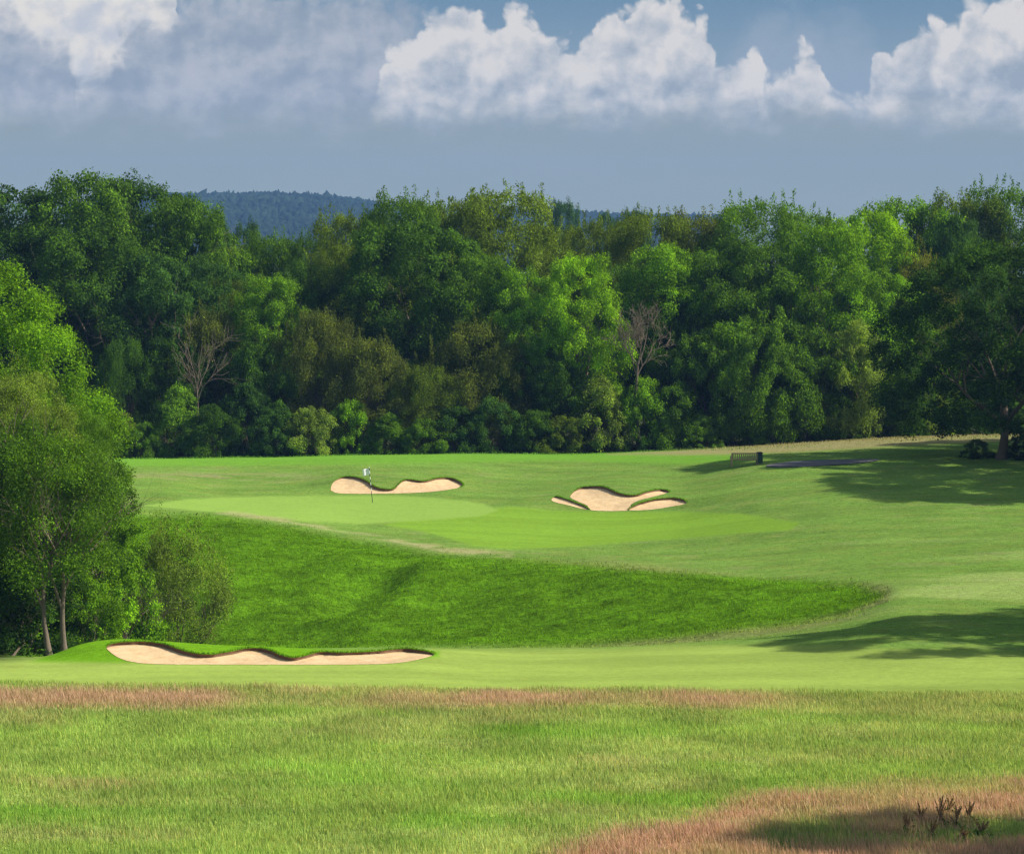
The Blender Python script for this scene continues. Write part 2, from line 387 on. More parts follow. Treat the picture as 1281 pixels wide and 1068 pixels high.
# ---- bunkers : outline points (px, py, lip depth m)
BUNKERS = {
 'front': [[(133, 811, .1), (136, 806, .22), (150, 803, .26), (180, 802, .28), (205, 805, .30), (225, 812, .30), (245, 817, .30), (265, 818, .28), (285, 815, .28), (305, 811, .26), (320, 810, .26), (335, 812, .30), (350, 818, .30), (365, 822, .28), (380, 820, .26), (400, 815, .25), (430, 816, .22), (470, 814, .25), (500, 811, .26), (520, 812, .28), (544, 818, .12), (520, 826, .03), (490, 830, .02), (430, 831.5, .02), (300, 831.5, .02), (200, 831, .02), (165, 828, .02), (145, 821, .04)]],
 'flag': [[(415, 606, .05), (422, 599, .14), (433, 596, .22), (447, 597, .28), (460, 602, .32), (468, 608, .34), (480, 611.5, .32), (492, 611, .26), (500, 604, .18), (508, 599.5, .22), (530, 601.5, .28), (545, 598, .28), (560, 597, .30), (572, 600, .32), (580, 607, .22), (565, 612, .03), (530, 616, .02), (480, 617.5, .02), (420, 616.5, .02)]],
 'right': [[(713, 622, .06), (717, 615, .14), (727, 609.5, .24), (745, 608, .28), (757, 609, .30), (768, 614, .34), (780, 618, .32), (795, 619, .28), (812, 614, .24), (828, 612, .26), (838, 615.5, .14), (815, 622, .05), (800, 626, .05), (790, 631, .05), (786, 638.5, .03), (740, 638.5, .03), (735, 633, .08), (722, 627, .08)],
           [(690, 624, .06), (695, 620.5, .16), (708, 624, .16), (722, 629, .18), (736, 635.5, .16), (734, 637.6, .02), (710, 632, .02), (692, 627.5, .03)],
           [(787, 638.5, .10), (790, 634, .22), (803, 628.5, .24), (822, 624, .26), (845, 622.5, .28), (855, 625, .26), (860, 629, .12), (845, 633, .02), (815, 637.5, .02)]],
}
def resample(pts, step=5.0):
    P = np.array(pts, float); n = len(P); out = []
    for i in range(n):                                  # Catmull-Rom
        p0, p1, p2, p3 = P[i - 1], P[i], P[(i + 1) % n], P[(i + 2) % n]
        k = max(2, int(np.hypot(*(p2 - p1)[:2]) / step))
        for j in range(k):
            t = j / k
            out.append(.5 * ((2 * p1) + (-p0 + p2) * t + (2 * p0 - 5 * p1 + 4 * p2 - p3) * t * t + (-p0 + 3 * p1 - 3 * p2 + p3) * t ** 3))
    return np.array(out)
def in_poly(x, y, P):
    ins = np.zeros(np.shape(x), bool); n = len(P)
    for i in range(n):
        a, b = P[i], P[(i + 1) % n]
        ins ^= ((a[1] > y) != (b[1] > y)) & (x < (b[0] - a[0]) * (y - a[1]) / (b[1] - a[1] + 1e-12) + a[0])
    return ins
def poly_dist(x, y, P):
    Q = np.vstack([P, P[:1]]); d, t = seg_dist(x, y, Q); return d

lobes = {}
for k, ls in BUNKERS.items():
    lobes[k] = []
    for l in ls:
        r = resample(l, 3.5 if k != 'front' else 4.5)
        x, y, z = unproj(r[:, 0], r[:, 1])
        lobes[k].append(np.c_[x, y, np.clip(r[:, 2] * .48, .01, .5)])
print('lobes', {k: [(l[:, 0].min().round(1), l[:, 0].max().round(1), l[:, 1].min().round(1), l[:, 1].max().round(1)) for l in v] for k, v in lobes.items()})

# tensor grid
def grow(start, stop, step, g=1.25):
    out = []; v = start
    while (v < stop if step > 0 else v > stop):
        step *= g; v += step; out.append(v)
    return out
gx = np.arange(-48, 48.01, .25); gx = np.concatenate([sorted(grow(-48, -2300, -.25)), gx, grow(48, 2300, .25)])
gy = np.arange(48, 200.01, .25); gy = np.concatenate([sorted(grow(48, -120, -.25)), gy, grow(200, 2900, .25)])
NX, NY = len(gx), len(gy)
GX, GY = np.meshgrid(gx, gy, indexing='ij')
GZ = terrain(GX, GY)
V = np.c_[GX.ravel(), GY.ravel(), GZ.ravel()]
idx = np.arange(NX * NY).reshape(NX, NY)
cellmask = np.ones((NX - 1, NY - 1), bool)
extra_v = []; tri_faces = []; nv = len(V)
sand_data = {}
for k, ls in lobes.items():
    allp = np.vstack(ls)
    x0 = np.searchsorted(gx, allp[:, 0].min() - .5) - 1; x1 = np.searchsorted(gx, allp[:, 0].max() + .5)
    y0 = np.searchsorted(gy, allp[:, 1].min() - .5) - 1; y1 = np.searchsorted(gy, allp[:, 1].max() + .5)
    cellmask[x0:x1, y0:y1] = False
    ii, jj = np.meshgrid(np.arange(x0, x1 + 1), np.arange(y0, y1 + 1), indexing='ij')
    border = (ii == x0) | (ii == x1) | (jj == y0) | (jj == y1)
    bidx = idx[ii[border], jj[border]]
    pts = [tuple(V[i, :2]) for i in bidx]; src = list(bidx)
    # fine interior points
    fx, fy = np.meshgrid(np.arange(gx[x0] + .08, gx[x1] - .04, .125), np.arange(gy[y0] + .08, gy[y1] - .04, .125))
    fx = fx.ravel() + rng.uniform(-.015, .015, fx.size); fy = fy.ravel() + rng.uniform(-.015, .015, fy.size)
    keep = np.ones(len(fx), bool)
    for l in ls: keep &= poly_dist(fx, fy, l[:, :2]) > .06
    pts += list(zip(fx[keep], fy[keep])); src += [-1] * int(keep.sum())
    edges = []
    for l in ls:
        s = len(pts); n = len(l)
        pts += [tuple(p) for p in l[:, :2]]; src += [-2] * n
        edges += [(s + i, s + (i + 1) % n) for i in range(n)]
    vo, eo, fo, ov, oe, of = delaunay_2d_cdt([Vector(p) for p in pts], edges, [], 0, 1e-5)
    vo = np.array([(p.x, p.y) for p in vo]); fo = np.array([f for f in fo if len(f) == 3])
    cen = vo[fo].mean(1)
    lob = np.full(len(fo), -1)
    for li, l in enumerate(ls): lob[in_poly(cen[:, 0], cen[:, 1], l[:, :2])] = li
    zo = terrain(vo[:, 0], vo[:, 1])
    gmap = np.full(len(vo), -1)
    for i, o in enumerate(ov):
        for q in o:
            if q < len(src) and src[q] >= 0: gmap[i] = src[q]
    outm = fo[lob < 0]
    for i in np.unique(outm):
        if gmap[i] < 0:
            gmap[i] = nv; nv += 1; extra_v.append((vo[i, 0], vo[i, 1], zo[i]))
    f2 = gmap[outm]
    a, b, c = vo[outm[:, 0]], vo[outm[:, 1]], vo[outm[:, 2]]
    cr = (b[:, 0] - a[:, 0]) * (c[:, 1] - a[:, 1]) - (b[:, 1] - a[:, 1]) * (c[:, 0] - a[:, 0])
    f2[cr < 0] = f2[cr < 0][:, ::-1]; tri_faces.append(f2)
    sand_data[k] = (vo, fo, lob, zo)
ci, cj = np.nonzero(cellmask)
quads = np.c_[idx[ci, cj], idx[ci + 1, cj], idx[ci + 1, cj + 1], idx[ci, cj + 1]]
V = np.vstack([V, np.array(extra_v)])
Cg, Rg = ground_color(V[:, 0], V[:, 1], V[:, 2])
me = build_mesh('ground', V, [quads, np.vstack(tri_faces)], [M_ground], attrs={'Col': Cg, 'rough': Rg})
ground = tag(link('ground', me), 'rolling golf course turf with mown fairway, green, steep grassy bank and long rough', 'ground', kind='structure')
print('ground', len(V), time.time() - T0)

# sand and lips
BL = {
 'front': 'long pale sand bunker with wavy lip in front of the grassy hollow',
 'flag': 'pale sand bunker with dark scalloped lip directly behind the golf flag',
 'right': 'pale sand bunker split into three tongues by grass ridges, right of the golf flag',
}
for k, (vo, fo, lob, zo) in sand_data.items():
    ls = lobes[k]; allp = np.vstack(ls)
    root = empty('sand_bunker', (allp[:, 0].mean(), allp[:, 1].mean(), float(terrain(allp[:, 0].mean(), allp[:, 1].mean()))))
    tag(root, BL[k], 'bunker', 'sand bunkers on the golf course')
    off = np.array(root.location)
    for li, l in enumerate(ls):
        tf = fo[lob == li]; us = np.unique(tf); mp = {v: i for i, v in enumerate(us)}
        x, y, z = vo[us, 0], vo[us, 1], zo[us]
        d2 = (x[:, None] - l[None, :, 0]) ** 2 + (y[:, None] - l[None, :, 1]) ** 2
        w = 1 / (d2 + .01) ** 1.3; dip = (w * l[None, :, 2]).sum(1) / w.sum(1)
        dist = np.sqrt(d2.min(1))
        zz = z - dip - .10 * np.minimum(dist, 1.0) + .03 * (fbm(x * 2, y * 2, 3, 40) - .5)
        t2 = np.vectorize(mp.get)(tf)
        a, b, c = vo[tf[:, 0]], vo[tf[:, 1]], vo[tf[:, 2]]
        cr = (b[:, 0] - a[:, 0]) * (c[:, 1] - a[:, 1]) - (b[:, 1] - a[:, 1]) * (c[:, 0] - a[:, 0])
        t2[cr < 0] = t2[cr < 0][:, ::-1]
        link('sand', build_mesh('sand', np.c_[x, y, zz] - off, [t2], [M_sand]), root)
        # lip: cut turf edge, undercut slightly
        n = len(l); lz = terrain(l[:, 0], l[:, 1]); tang = np.roll(l[:, :2], -1, 0) - np.roll(l[:, :2], 1, 0)
        tang /= np.linalg.norm(tang, axis=1)[:, None] + 1e-9
        nrm = np.c_[tang[:, 1], -tang[:, 0]]
        area = .5 * np.sum(l[:, 0] * np.roll(l[:, 1], -1) - np.roll(l[:, 0], -1) * l[:, 1])
        if area < 0: nrm = -nrm            # outward
        nz = .5 + fbm(l[:, 0] * 3, l[:, 1] * 3, 2, 50)
        rings = []
        for h, o in ((0.0, 0.0), (-.02, -.035), (-.09, -.03), (-.55, .05), (-1.25, .0)):
            q = l[:, :2] + nrm * (o * np.minimum(1, l[:, 2:3] / .15)); zr = lz + h * l[:, 2] * (nz if h < -.5 and h > -1 else 1) + (.012 if h == 0 else 0)
            rings.append(np.c_[q, zr])
        R = np.vstack(rings) - off; F4 = []
        ar = np.arange(n); br = (ar + 1) % n
        for r in range(4): F4.append(np.c_[r * n + ar, r * n + br, (r + 1) * n + br, (r + 1) * n + ar])
        fm = np.concatenate([np.zeros(n), np.zeros(n), np.ones(n), np.ones(n)])
        cl = np.tile(C_bank * 1.2, (len(R), 1))
        link('lip', build_mesh('lip', R, F4, [M_ground, M_soil], fm, attrs={'Col': cl, 'rough': np.ones(len(R))}), root)

# ------------------------------------------------------------------ grass blades
def blades(name, x, y, h, w, colr, lean=.35, wind=(-.15, 0)):
    n = len(x); z = terrain(x, y) - .01
    a = rng.uniform(0, 2 * np.pi, n); d = np.c_[np.cos(a), np.sin(a)]
    la = rng.uniform(0, 2 * np.pi, n); lv = (np.c_[np.cos(la), np.sin(la)] * (rng.random(n) * lean)[:, None] + np.array(wind)) * h[:, None]
    base = np.c_[x, y, z]
    D = np.c_[d * (w / 2)[:, None], np.zeros(n)]
    m = base + np.c_[lv * .35, h * .6]; t = base + np.c_[lv, h]
    Vv = np.stack([base - D, base + D, m + D * .75, m - D * .75, t], 1).reshape(-1, 3)
    i = np.arange(n) * 5
    q = np.c_[i, i + 1, i + 2, i + 3]; tr = np.c_[i + 3, i + 2, i + 4]
    if colr.ndim == 2: colr = np.repeat(colr[:, None, :], 5, 1)
    me = build_mesh(name, Vv, [q, tr], [M_blade], attrs={'Col': colr.reshape(-1, 3)})
    return link(name, me)

def keep_off_sand(x, y):
    k = np.ones(len(x), bool)
    for ls in lobes.values():
        for l in ls:
            bb = (x > l[:, 0].min() - .1) & (x < l[:, 0].max() + .1) & (y > l[:, 1].min() - .1) & (y < l[:, 1].max() + .1)
            i = np.nonzero(bb)[0]
            k[i[in_poly(x[i], y[i], l[:, :2])]] = False
    return k
# foreground rough
def scatter_trap(n, y0, y1, hw, extra=2.5):
    y = np.sqrt(rng.uniform(y0 ** 2, y1 ** 2, n)); x = rng.uniform(-1, 1, n) * (y * hw + extra); return x, y
x, y = scatter_trap(640000, 51, 79.5, .2155)
z = terrain(x, y); px, py = proj(x, y, z)
edge = 862 + 4 * (fbm(x * .5, y * .9, 4, 12) - .5) + np.interp(px, [0, 640, 1281], [-8, 0, 4])
dens = fbm(x * .9, y * .9, 3, 60)
k = (py > edge + 1) & (rng.random(len(x)) < .35 + .9 * dens)
x, y, z, py = x[k], y[k], z[k], py[k]
c, _ = ground_color(x + rng.normal(0, .25, len(x)), y + rng.normal(0, .35, len(x)), z)
pinkness = np.clip((c[:, 0] / c[:, 1] - .85) / .6, 0, 1)
hh = rng.uniform(.07, .22, len(x)) * (.55 + .9 * fbm(x * .7, y * .7, 3, 61)) * (1 + .45 * pinkness)
c = c * rng.uniform(.85, 1.6, (len(x), 1))
yl = rng.random(len(x)) < .16 * (1 - pinkness)
c[yl] = c[yl] * np.array([1.6, 1.2, 1.3])
g5 = np.repeat(c[:, None, :], 5, 1)
g5[:, :2] = lerp(g5[:, :2], np.array([.2, .33, .07]), np.repeat((pinkness * .7)[:, None], 2, 1))
o = blades('rough_grass', x, y, hh, rng.uniform(.010, .022, len(x)), g5, .45, (-.12, .02))
tag(o, 'long unmown rough grass with drifts of pinkish seed heads across the foreground', 'grass', kind='stuff')
print('rough', len(x), time.time() - T0)
# bank grass
x, y = scatter_trap(170000, 92, 138, .2155)
z = terrain(x, y); px, py = proj(x, y, z)
sb = sd_poly(px, py, BANK); k = (sb > rng.normal(2, 4, len(x))) & (rng.random(len(x)) < .25 + 1.1 * fbm(x * .6, y * .6, 3, 62)) & (px > 90)
x, y, z = x[k], y[k], z[k]
c, _ = ground_color(x, y, z); c = c * rng.uniform(.8, 1.9, (len(x), 1)) * np.array([1.1, 1.05, 1.0])
o = blades('bank_grass', x, y, rng.uniform(.05, .15, len(x)), rng.uniform(.02, .045, len(x)), c, .8, (-.1, -.3))
tag(o, 'thick tufted dark green grass on the steep bank of the hollow', 'grass', kind='stuff')
# semi rough
x, y = scatter_trap(190000, 88, 172, .2155)
z = terrain(x, y); px, py = proj(x, y, z)
k = (sd_poly(px, py, BANK) < -2) & (sd_poly(px, py, GREEN) < -3) & (sd_poly(px, py, APRON) < -2) & (sd_poly(px, py, BACKF) < 0) & keep_off_sand(x, y) & ((px > 850) | (py < 700)) & (rng.random(len(x)) < .1 + 1.1 * fbm(x * .5, y * .8, 3, 63)) & ~((py > 800) & (y < 94))
x, y, z = x[k], y[k], z[k]
c, _ = ground_color(x, y, z); c = c * rng.uniform(1.2, 1.9, (len(x), 1))
o = blades('semi_rough_grass', x, y, rng.uniform(.02, .07, len(x)), rng.uniform(.015, .035, len(x)), c, .7, (-.1, -.05))
tag(o, 'short semi rough grass around the green and over the right hand slope', 'grass', kind='stuff')
# fringe hanging over bunker lips
fx, fy, fc = [], [], []
for ls in lobes.values():
    for l in ls:
        A = l[:, :2]; B = np.roll(A, -1, 0); L = np.hypot(*(B - A).T)
        cen = A.mean(0)
        for i in range(len(A)):
            m = int(L[i] * 110 * (l[i, 2] > .07))
            t = rng.random(m)[:, None]; P = A[i] * (1 - t) + B[i] * t; dn = np.array([(B[i] - A[i])[1], -(B[i] - A[i])[0]]); dn /= np.linalg.norm(dn) + 1e-9
            if np.dot(dn, P.mean(0) - cen if m else dn) < 0 and len(ls) == 1 and False: dn = -dn
            P = P + rng.normal(0, .03, (m, 2)); fx += list(P[:, 0]); fy += list(P[:, 1])
x, y = np.array(fx), np.array(fy)
c = np.tile(C_bank * 1.3, (len(x), 1)) * rng.uniform(.6, 1.5, (len(x), 1))
o = blades('lip_grass', x, y, rng.uniform(.04, .11, len(x)), rng.uniform(.015, .03, len(x)), c, .9, (0, -.3))
tag(o, 'fringe of uncut grass along the lips of the bunkers', 'grass', kind='stuff')
# taller fringe at the foot of the wood
n = 60000; y = rng.uniform(160, 189, n); x = rng.uniform(-1, 1, n) * (y * .2155 + 2)
z = terrain(x, y); px, py = proj(x, y, z)
base_edge = np.interp(px, [0, 700, 850, 1000, 1281], [181, 182, 184, 187, 189])
k = (y > base_edge - 2.5 - 12 * smooth(800, 1000, px) * rng.random(n)) & (y < base_edge + 2)
x, y, z = x[k], y[k], z[k]; c, _ = ground_color(x, y - 4, z); c = c * rng.uniform(.6, 1.3, (len(x), 1))
o = blades('verge_grass', x, y, rng.uniform(.05, .32, len(x)) * fbm(x * .5, y * .5, 3, 66), rng.uniform(.02, .05, len(x)), c * 1.3, .9, (0, 0))
tag(o, 'taller straw and green grass along the foot of the wood', 'grass', kind='stuff')
print('grass', time.time() - T0)

# ------------------------------------------------------------------ path
Ppts = [(958, 583), (985, 578.5), (1030, 576), (1098, 575), (1090, 578), (1060, 581), (1010, 584), (970, 585)]
r = resample([(a, b, 0) for a, b in Ppts], 6); x, y, z = unproj(r[:, 0], r[:, 1])
bx, by = np.meshgrid(np.arange(x.min(), x.max(), .3), np.arange(y.min(), y.max(), .3)); bx, by = bx.ravel(), by.ravel()
P = np.c_[x, y]; ins = in_poly(bx, by, P) & (poly_dist(bx, by, P) > .1)
pts = list(zip(x, y)) + list(zip(bx[ins], by[ins])); n = len(x)
vo, eo, fo, ov, oe, of = delaunay_2d_cdt([Vector(p) for p in pts], [(i, (i + 1) % n) for i in range(n)], [], 1, 1e-5)
vo = np.array([(p.x, p.y) for p in vo]); fo = np.array([f for f in fo if len(f) == 3])
a, b, c = vo[fo[:, 0]], vo[fo[:, 1]], vo[fo[:, 2]]
cr = (b[:, 0] - a[:, 0]) * (c[:, 1] - a[:, 1]) - (b[:, 1] - a[:, 1]) * (c[:, 0] - a[:, 0]); fo[cr < 0] = fo[cr < 0][:, ::-1]
M_path = simple_mat('asphalt', (.085, .082, .080), .9, .55, 1.2, .6)
link('path', build_mesh('path', np.c_[vo, terrain(vo[:, 0], vo[:, 1]) + .05], [fo], [M_path]))
tag(bpy.data.objects['path'], 'dark asphalt path beside the bench', 'path', kind='structure')

# ------------------------------------------------------------------ trees
def leaves_from(cent, nrm, size, asp, tint):
    n = len(cent)
    nrm = nrm / (np.linalg.norm(nrm, axis=1)[:, None] + 1e-9)
    r = rng.normal(size=(n, 3)); a = np.cross(nrm, r); a /= np.linalg.norm(a, axis=1)[:, None] + 1e-9
    b = np.cross(nrm, a)
    L = (size * rng.uniform(.6, 1.3, n))[:, None]
    a = a * L * .5; b = b * L * .5 * asp
    Vv = np.stack([cent - a, cent - b * 1.0 + a * .1, cent + a, cent + b * 1.0 + a * .1], 1).reshape(-1, 3)
    q = np.arange(n * 4).reshape(n, 4)
    return Vv, q, np.repeat(tint, 4)

def crown_mesh(name, Rr, H0, H1, nlobe, lobeR, nleaf, leaf, kind, seed):
    """irregular crown of leaf clumps between heights H0..H1 with radius Rr"""
    g = np.random.default_rng(seed); H = H1 - H0
    t = g.random(nlobe * 3)
    th = g.random(nlobe * 3) * 2 * np.pi
    if kind == 'round': prof_ = np.clip(1 - np.abs((t - .42) / .60) ** 2.6, 0.02, 1) ** .5
    elif kind == 'tall': prof_ = np.clip(1 - np.abs((t - .45) / .60) ** 2.8, 0.02, 1) ** .55
    elif kind == 'shrub': prof_ = np.sqrt(np.clip(1 - t ** 2.2, 0.03, 1))
    else: prof_ = np.sqrt(np.clip(1 - ((t - .4) / .62) ** 2, 0.05, 1))
    lump = 1 + .22 * np.sin(th * 2 + seed) * np.cos(t * 5 + seed * 2) + .16 * np.sin(th * 5 + t * 9 + seed)
    rad = Rr * prof_ * lump * g.choice([1.0, .82, .5], nlobe * 3, p=[.62, .23, .15])
    cs = np.c_[rad * np.cos(th), rad * np.sin(th), H0 + H * t]
    # poisson-like thinning
    keep = []
    for i in range(len(cs)):
        if len(keep) >= nlobe: break
        if not keep or np.min(np.linalg.norm((cs[keep] - cs[i]) * (1, 1, 1.3), axis=1)) > lobeR * .62: keep.append(i)
    cs = cs[keep]; nl = len(cs)
    lr = lobeR * np.exp(g.normal(-.08, .34, nl))
    per = (lr ** 2 / (lr ** 2).sum() * nleaf).astype(int)
    axis = np.c_[0 * lr, 0 * lr, np.clip(cs[:, 2], H0 + .25 * H, H0 + .75 * H)]
    out = cs - axis; out /= np.linalg.norm(out, axis=1)[:, None] + 1e-6
    P, N, Tt = [], [], []
    for i in range(nl):
        m = per[i]
        d = g.normal(size=(int(m * 1.7), 3)); d /= np.linalg.norm(d, axis=1)[:, None]
        w = d @ (out[i] * .8 + np.array([0, 0, .5])); d = d[g.random(len(d)) < .5 + .6 * w][:m]
        # second level clumps: each lobe is itself lumpy
        sub = g.normal(size=(14, 3)); sub /= np.linalg.norm(sub, axis=1)[:, None]
        bul = (np.clip(d @ sub.T, 0, 1) ** 6).max(1)
        rr = lr[i] * (.50 + .62 * bul) * (1 - .45 * g.random(len(d)) ** 2)
        ax = out[i] * (.8, .8, .5) + g.normal(size=3) * .45; ax /= np.linalg.norm(ax)      # each spray is drawn out along its own limb
        dd = d * rr[:, None]; al = dd @ ax; dd = dd * g.uniform(.72, .95) + ax * (al * g.uniform(.15, .5))[:, None]
        p = cs[i] + dd * (1, 1, .88) + g.normal(size=d.shape) * (.05 * lobeR + .06)
        if kind == 'twiggy': p += g.normal(size=p.shape) * .22
        P.append(p); N.append(d * (.55 if kind != 'twiggy' else .2) + np.array([0, 0, .55]) + g.normal(size=p.shape) * .5)
        Tt.append(np.clip(g.normal(.42, .22, len(d)) + .12 * g.normal(), 0, 1))
    # upright leafy shoots along the outline
    if kind in ('tall', 'twiggy'):
        ns = 80 if kind == 'tall' else 60
        top = np.argsort(-(cs[:, 2] + .25 * g.normal(size=nl)))[:max(6, nl // 3)]
        for _ in range(ns):
            b = cs[g.choice(top)]; b = b + g.normal(size=3) * np.array([lobeR * .8, lobeR * .8, .2]) + np.array([0, 0, lobeR * .35])
            L = g.uniform(.5, 1.5); dr = np.array([g.normal() * .28, g.normal() * .28, 1.0]); m = int(L * 48)
            s = g.random(m)
            P.append(b + dr * (s * L)[:, None] + g.normal(size=(m, 3)) * (.17 * (1 - s * .65))[:, None])
            N.append(g.normal(size=(m, 3)) + np.array([0, 0, .3])); Tt.append(np.clip(g.normal(.4, .2, m), 0, 1))
    P = np.vstack(P); N = np.vstack(N); Tt = np.concatenate(Tt)
    # stray sprays for a ragged edge
    Vv, q, tt = leaves_from(P, N, np.full(len(P), leaf), .62 if kind != 'tall' else .42, Tt)
    return build_mesh(name, Vv, [q], [M_leaf], smooth_shade=False, attrs={'tint': tt})

def tube(paths):
    """paths: list of (points, radii); one mesh"""
    Vs, Fs, o = [], [], 0
    for pts, rad in paths:
        pts = np.array(pts, float); n = len(pts); K = 7 if rad[0] > .06 else 4
        tg = np.gradient(pts, axis=0); tg /= np.linalg.norm(tg, axis=1)[:, None] + 1e-9
        ref = np.array([1.0, .13, .07]); a = np.cross(tg, ref); a /= np.linalg.norm(a, axis=1)[:, None] + 1e-9; b = np.cross(tg, a)
        an = np.arange(K) / K * 2 * np.pi
        R = pts[:, None] + (np.cos(an)[None, :, None] * a[:, None] + np.sin(an)[None, :, None] * b[:, None]) * np.array(rad)[:, None, None]
        Vs.append(R.reshape(-1, 3))
        for i in range(n - 1):
            k = np.arange(K); Fs.append(o + np.c_[i * K + k, i * K + (k + 1) % K, (i + 1) * K + (k + 1) % K, (i + 1) * K + k])
        o += n * K
    return np.vstack(Vs), [np.vstack(Fs)]
def branch_paths(g, base, direc, L, r, depth, out, spread=.6, up=.25, kids=(3, 5), seg=7):
    pts = [np.array(base, float)]; d = np.array(direc, float); d /= np.linalg.norm(d)
    for i in range(seg):
        d = d + g.normal(size=3) * .10 + np.array([0, 0, up * .12]); d /= np.linalg.norm(d)
        pts.append(pts[-1] + d * L / seg)
    rad = [r * (1 - .75 * (i / seg)) for i in range(seg + 1)]
    out.append((pts, rad))
    if depth > 0:
        for _ in range(g.integers(*kids) + (1 if depth > 1 else 0)):
            k = g.integers(2, seg + 1); dd = (pts[k] - pts[k - 1]); dd /= np.linalg.norm(dd)
            v = g.normal(size=3); v -= v.dot(dd) * dd; v /= np.linalg.norm(v)
            branch_paths(g, pts[k], dd * (1 - spread * .5) + v * spread + np.array([0, 0, up]), L * g.uniform(.42, .68), rad[k] * .72, depth - 1, out, spread, up, kids, max(4, seg - 1))
def trunk_mesh(name, H, r, seed, fork=.35, mat=M_bark, depth=2, spread=.75, stems=1, kids=(3, 6)):
    g = np.random.default_rng(seed); out = []
    for s in range(stems):
        off = np.array([(s - (stems - 1) / 2) * .42 + g.normal() * .05, g.normal() * .15, 0]) * (stems > 1)
        top = np.array([g.normal() * .2 + off[0] * 1.6, g.normal() * .3, H * fork])
        pts = [off + (top - off) * t + np.array([math.sin(t * 3 + seed) * .08, math.cos(t * 4) * .06, 0]) for t in np.linspace(-.04, 1, 8)]
        rad = [r * (1.45 if i == 0 else 1.15 if i == 1 else 1 - .05 * i) for i in range(8)]
        out.append((pts, rad))
        for b in range(g.integers(4, 6)):
            a = b * 1.4 + g.random(); sp = g.uniform(.25, spread)
            branch_paths(g, pts[-1 - (b % 3)], (math.cos(a) * sp, math.sin(a) * sp, 1), H * g.uniform(.38, .58), r * .55, depth, out, .7, .25, kids)
    Vv, Fl = tube(out); return build_mesh(name, Vv, Fl, [mat])

CR = {}
for i in range(4): CR['round%d' % i] = crown_mesh('round_crown', 5.2, 3.0, 17.0, 230, 1.02, 95000, .215, 'round', 20 + i)
for i in range(3): CR['tall%d' % i] = crown_mesh('feathery_crown', 4.8, 2.5, 16.2, 230, .95, 92000, .21, 'tall', 40 + i)
for i in range(2): CR['twiggy%d' % i] = crown_mesh('twiggy_crown', 4.8, .9, 9.0, 150, .85, 62000, .17, 'twiggy', 60 + i)
for i in range(3): CR['shrub%d' % i] = crown_mesh('shrub_crown', 2.8, .1, 5.0, 80, .62, 26000, .17, 'shrub', 80 + i)
for i in range(3): CR['low%d' % i] = crown_mesh('low_crown', 4.2, .5, 8.6, 150, .85, 62000, .20, 'round', 90 + i)
NOM = {'low': (4.4, 9.2), 'round': (5.4, 17.6), 'tall': (5.0, 17.0), 'twiggy': (4.9, 9.6), 'shrub': (3.0, 5.3)}
TRK = {'round': [trunk_mesh('trunk', 15, .36, s) for s in (1, 2)], 'tall': [trunk_mesh('trunk', 14, .28, s, .3) for s in (3, 4)],
       'twiggy': [trunk_mesh('trunk', 7.5, .16, s, .2, stems=2) for s in (5, 6)], 'low': [trunk_mesh('trunk', 7.5, .2, s, .25) for s in (8, 9)], 'shrub': [trunk_mesh('stems', 3.8, .06, 7, .12, stems=3, depth=1)]}
print('crowns', time.time() - T0)

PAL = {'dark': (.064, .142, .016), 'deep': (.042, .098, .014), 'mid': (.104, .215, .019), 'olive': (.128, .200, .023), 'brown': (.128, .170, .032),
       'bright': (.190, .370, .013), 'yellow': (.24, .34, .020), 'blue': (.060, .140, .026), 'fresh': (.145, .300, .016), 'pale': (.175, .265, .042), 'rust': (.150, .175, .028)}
cnt = {}
def tree(kind, px, ptop, hw, Y, tone, label, cat='tree', group=None, name=None, flat=1.0, x=None, h=None, base_drop=.1):
    if x is None: x = (px - CX) / F * Y
    z0 = float(terrain(x, Y)) - base_drop
    if h is None: h = CAMZ - (ptop - HY) * Y / F - z0
    rad = hw * Y / F
    i = cnt.get(kind, 0); cnt[kind] = i + 1
    nr, nh = NOM[kind]; nm = name or {'round': 'broadleaf_tree', 'low': 'broadleaf_tree', 'tall': 'ash_tree', 'twiggy': 'hawthorn_tree', 'shrub': 'shrub'}[kind]
    ncr = sum(k.startswith(kind) for k in CR)
    root = empty(nm, (x, Y, z0), random.Random(i * 7 + len(label)).uniform(0, 6.28))
    root.scale = (rad / nr, rad / nr * flat, h / nh)
    c = link('crown' if kind != 'shrub' else 'foliage', CR['%s%d' % (kind, i % ncr)], root)
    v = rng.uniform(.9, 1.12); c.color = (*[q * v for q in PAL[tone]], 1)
    link('trunk' if kind != 'shrub' else 'stems', TRK[kind][i % len(TRK[kind])], root)
    tag(root, label, cat, group)
    return root
W = 'trees of the wood behind the green'
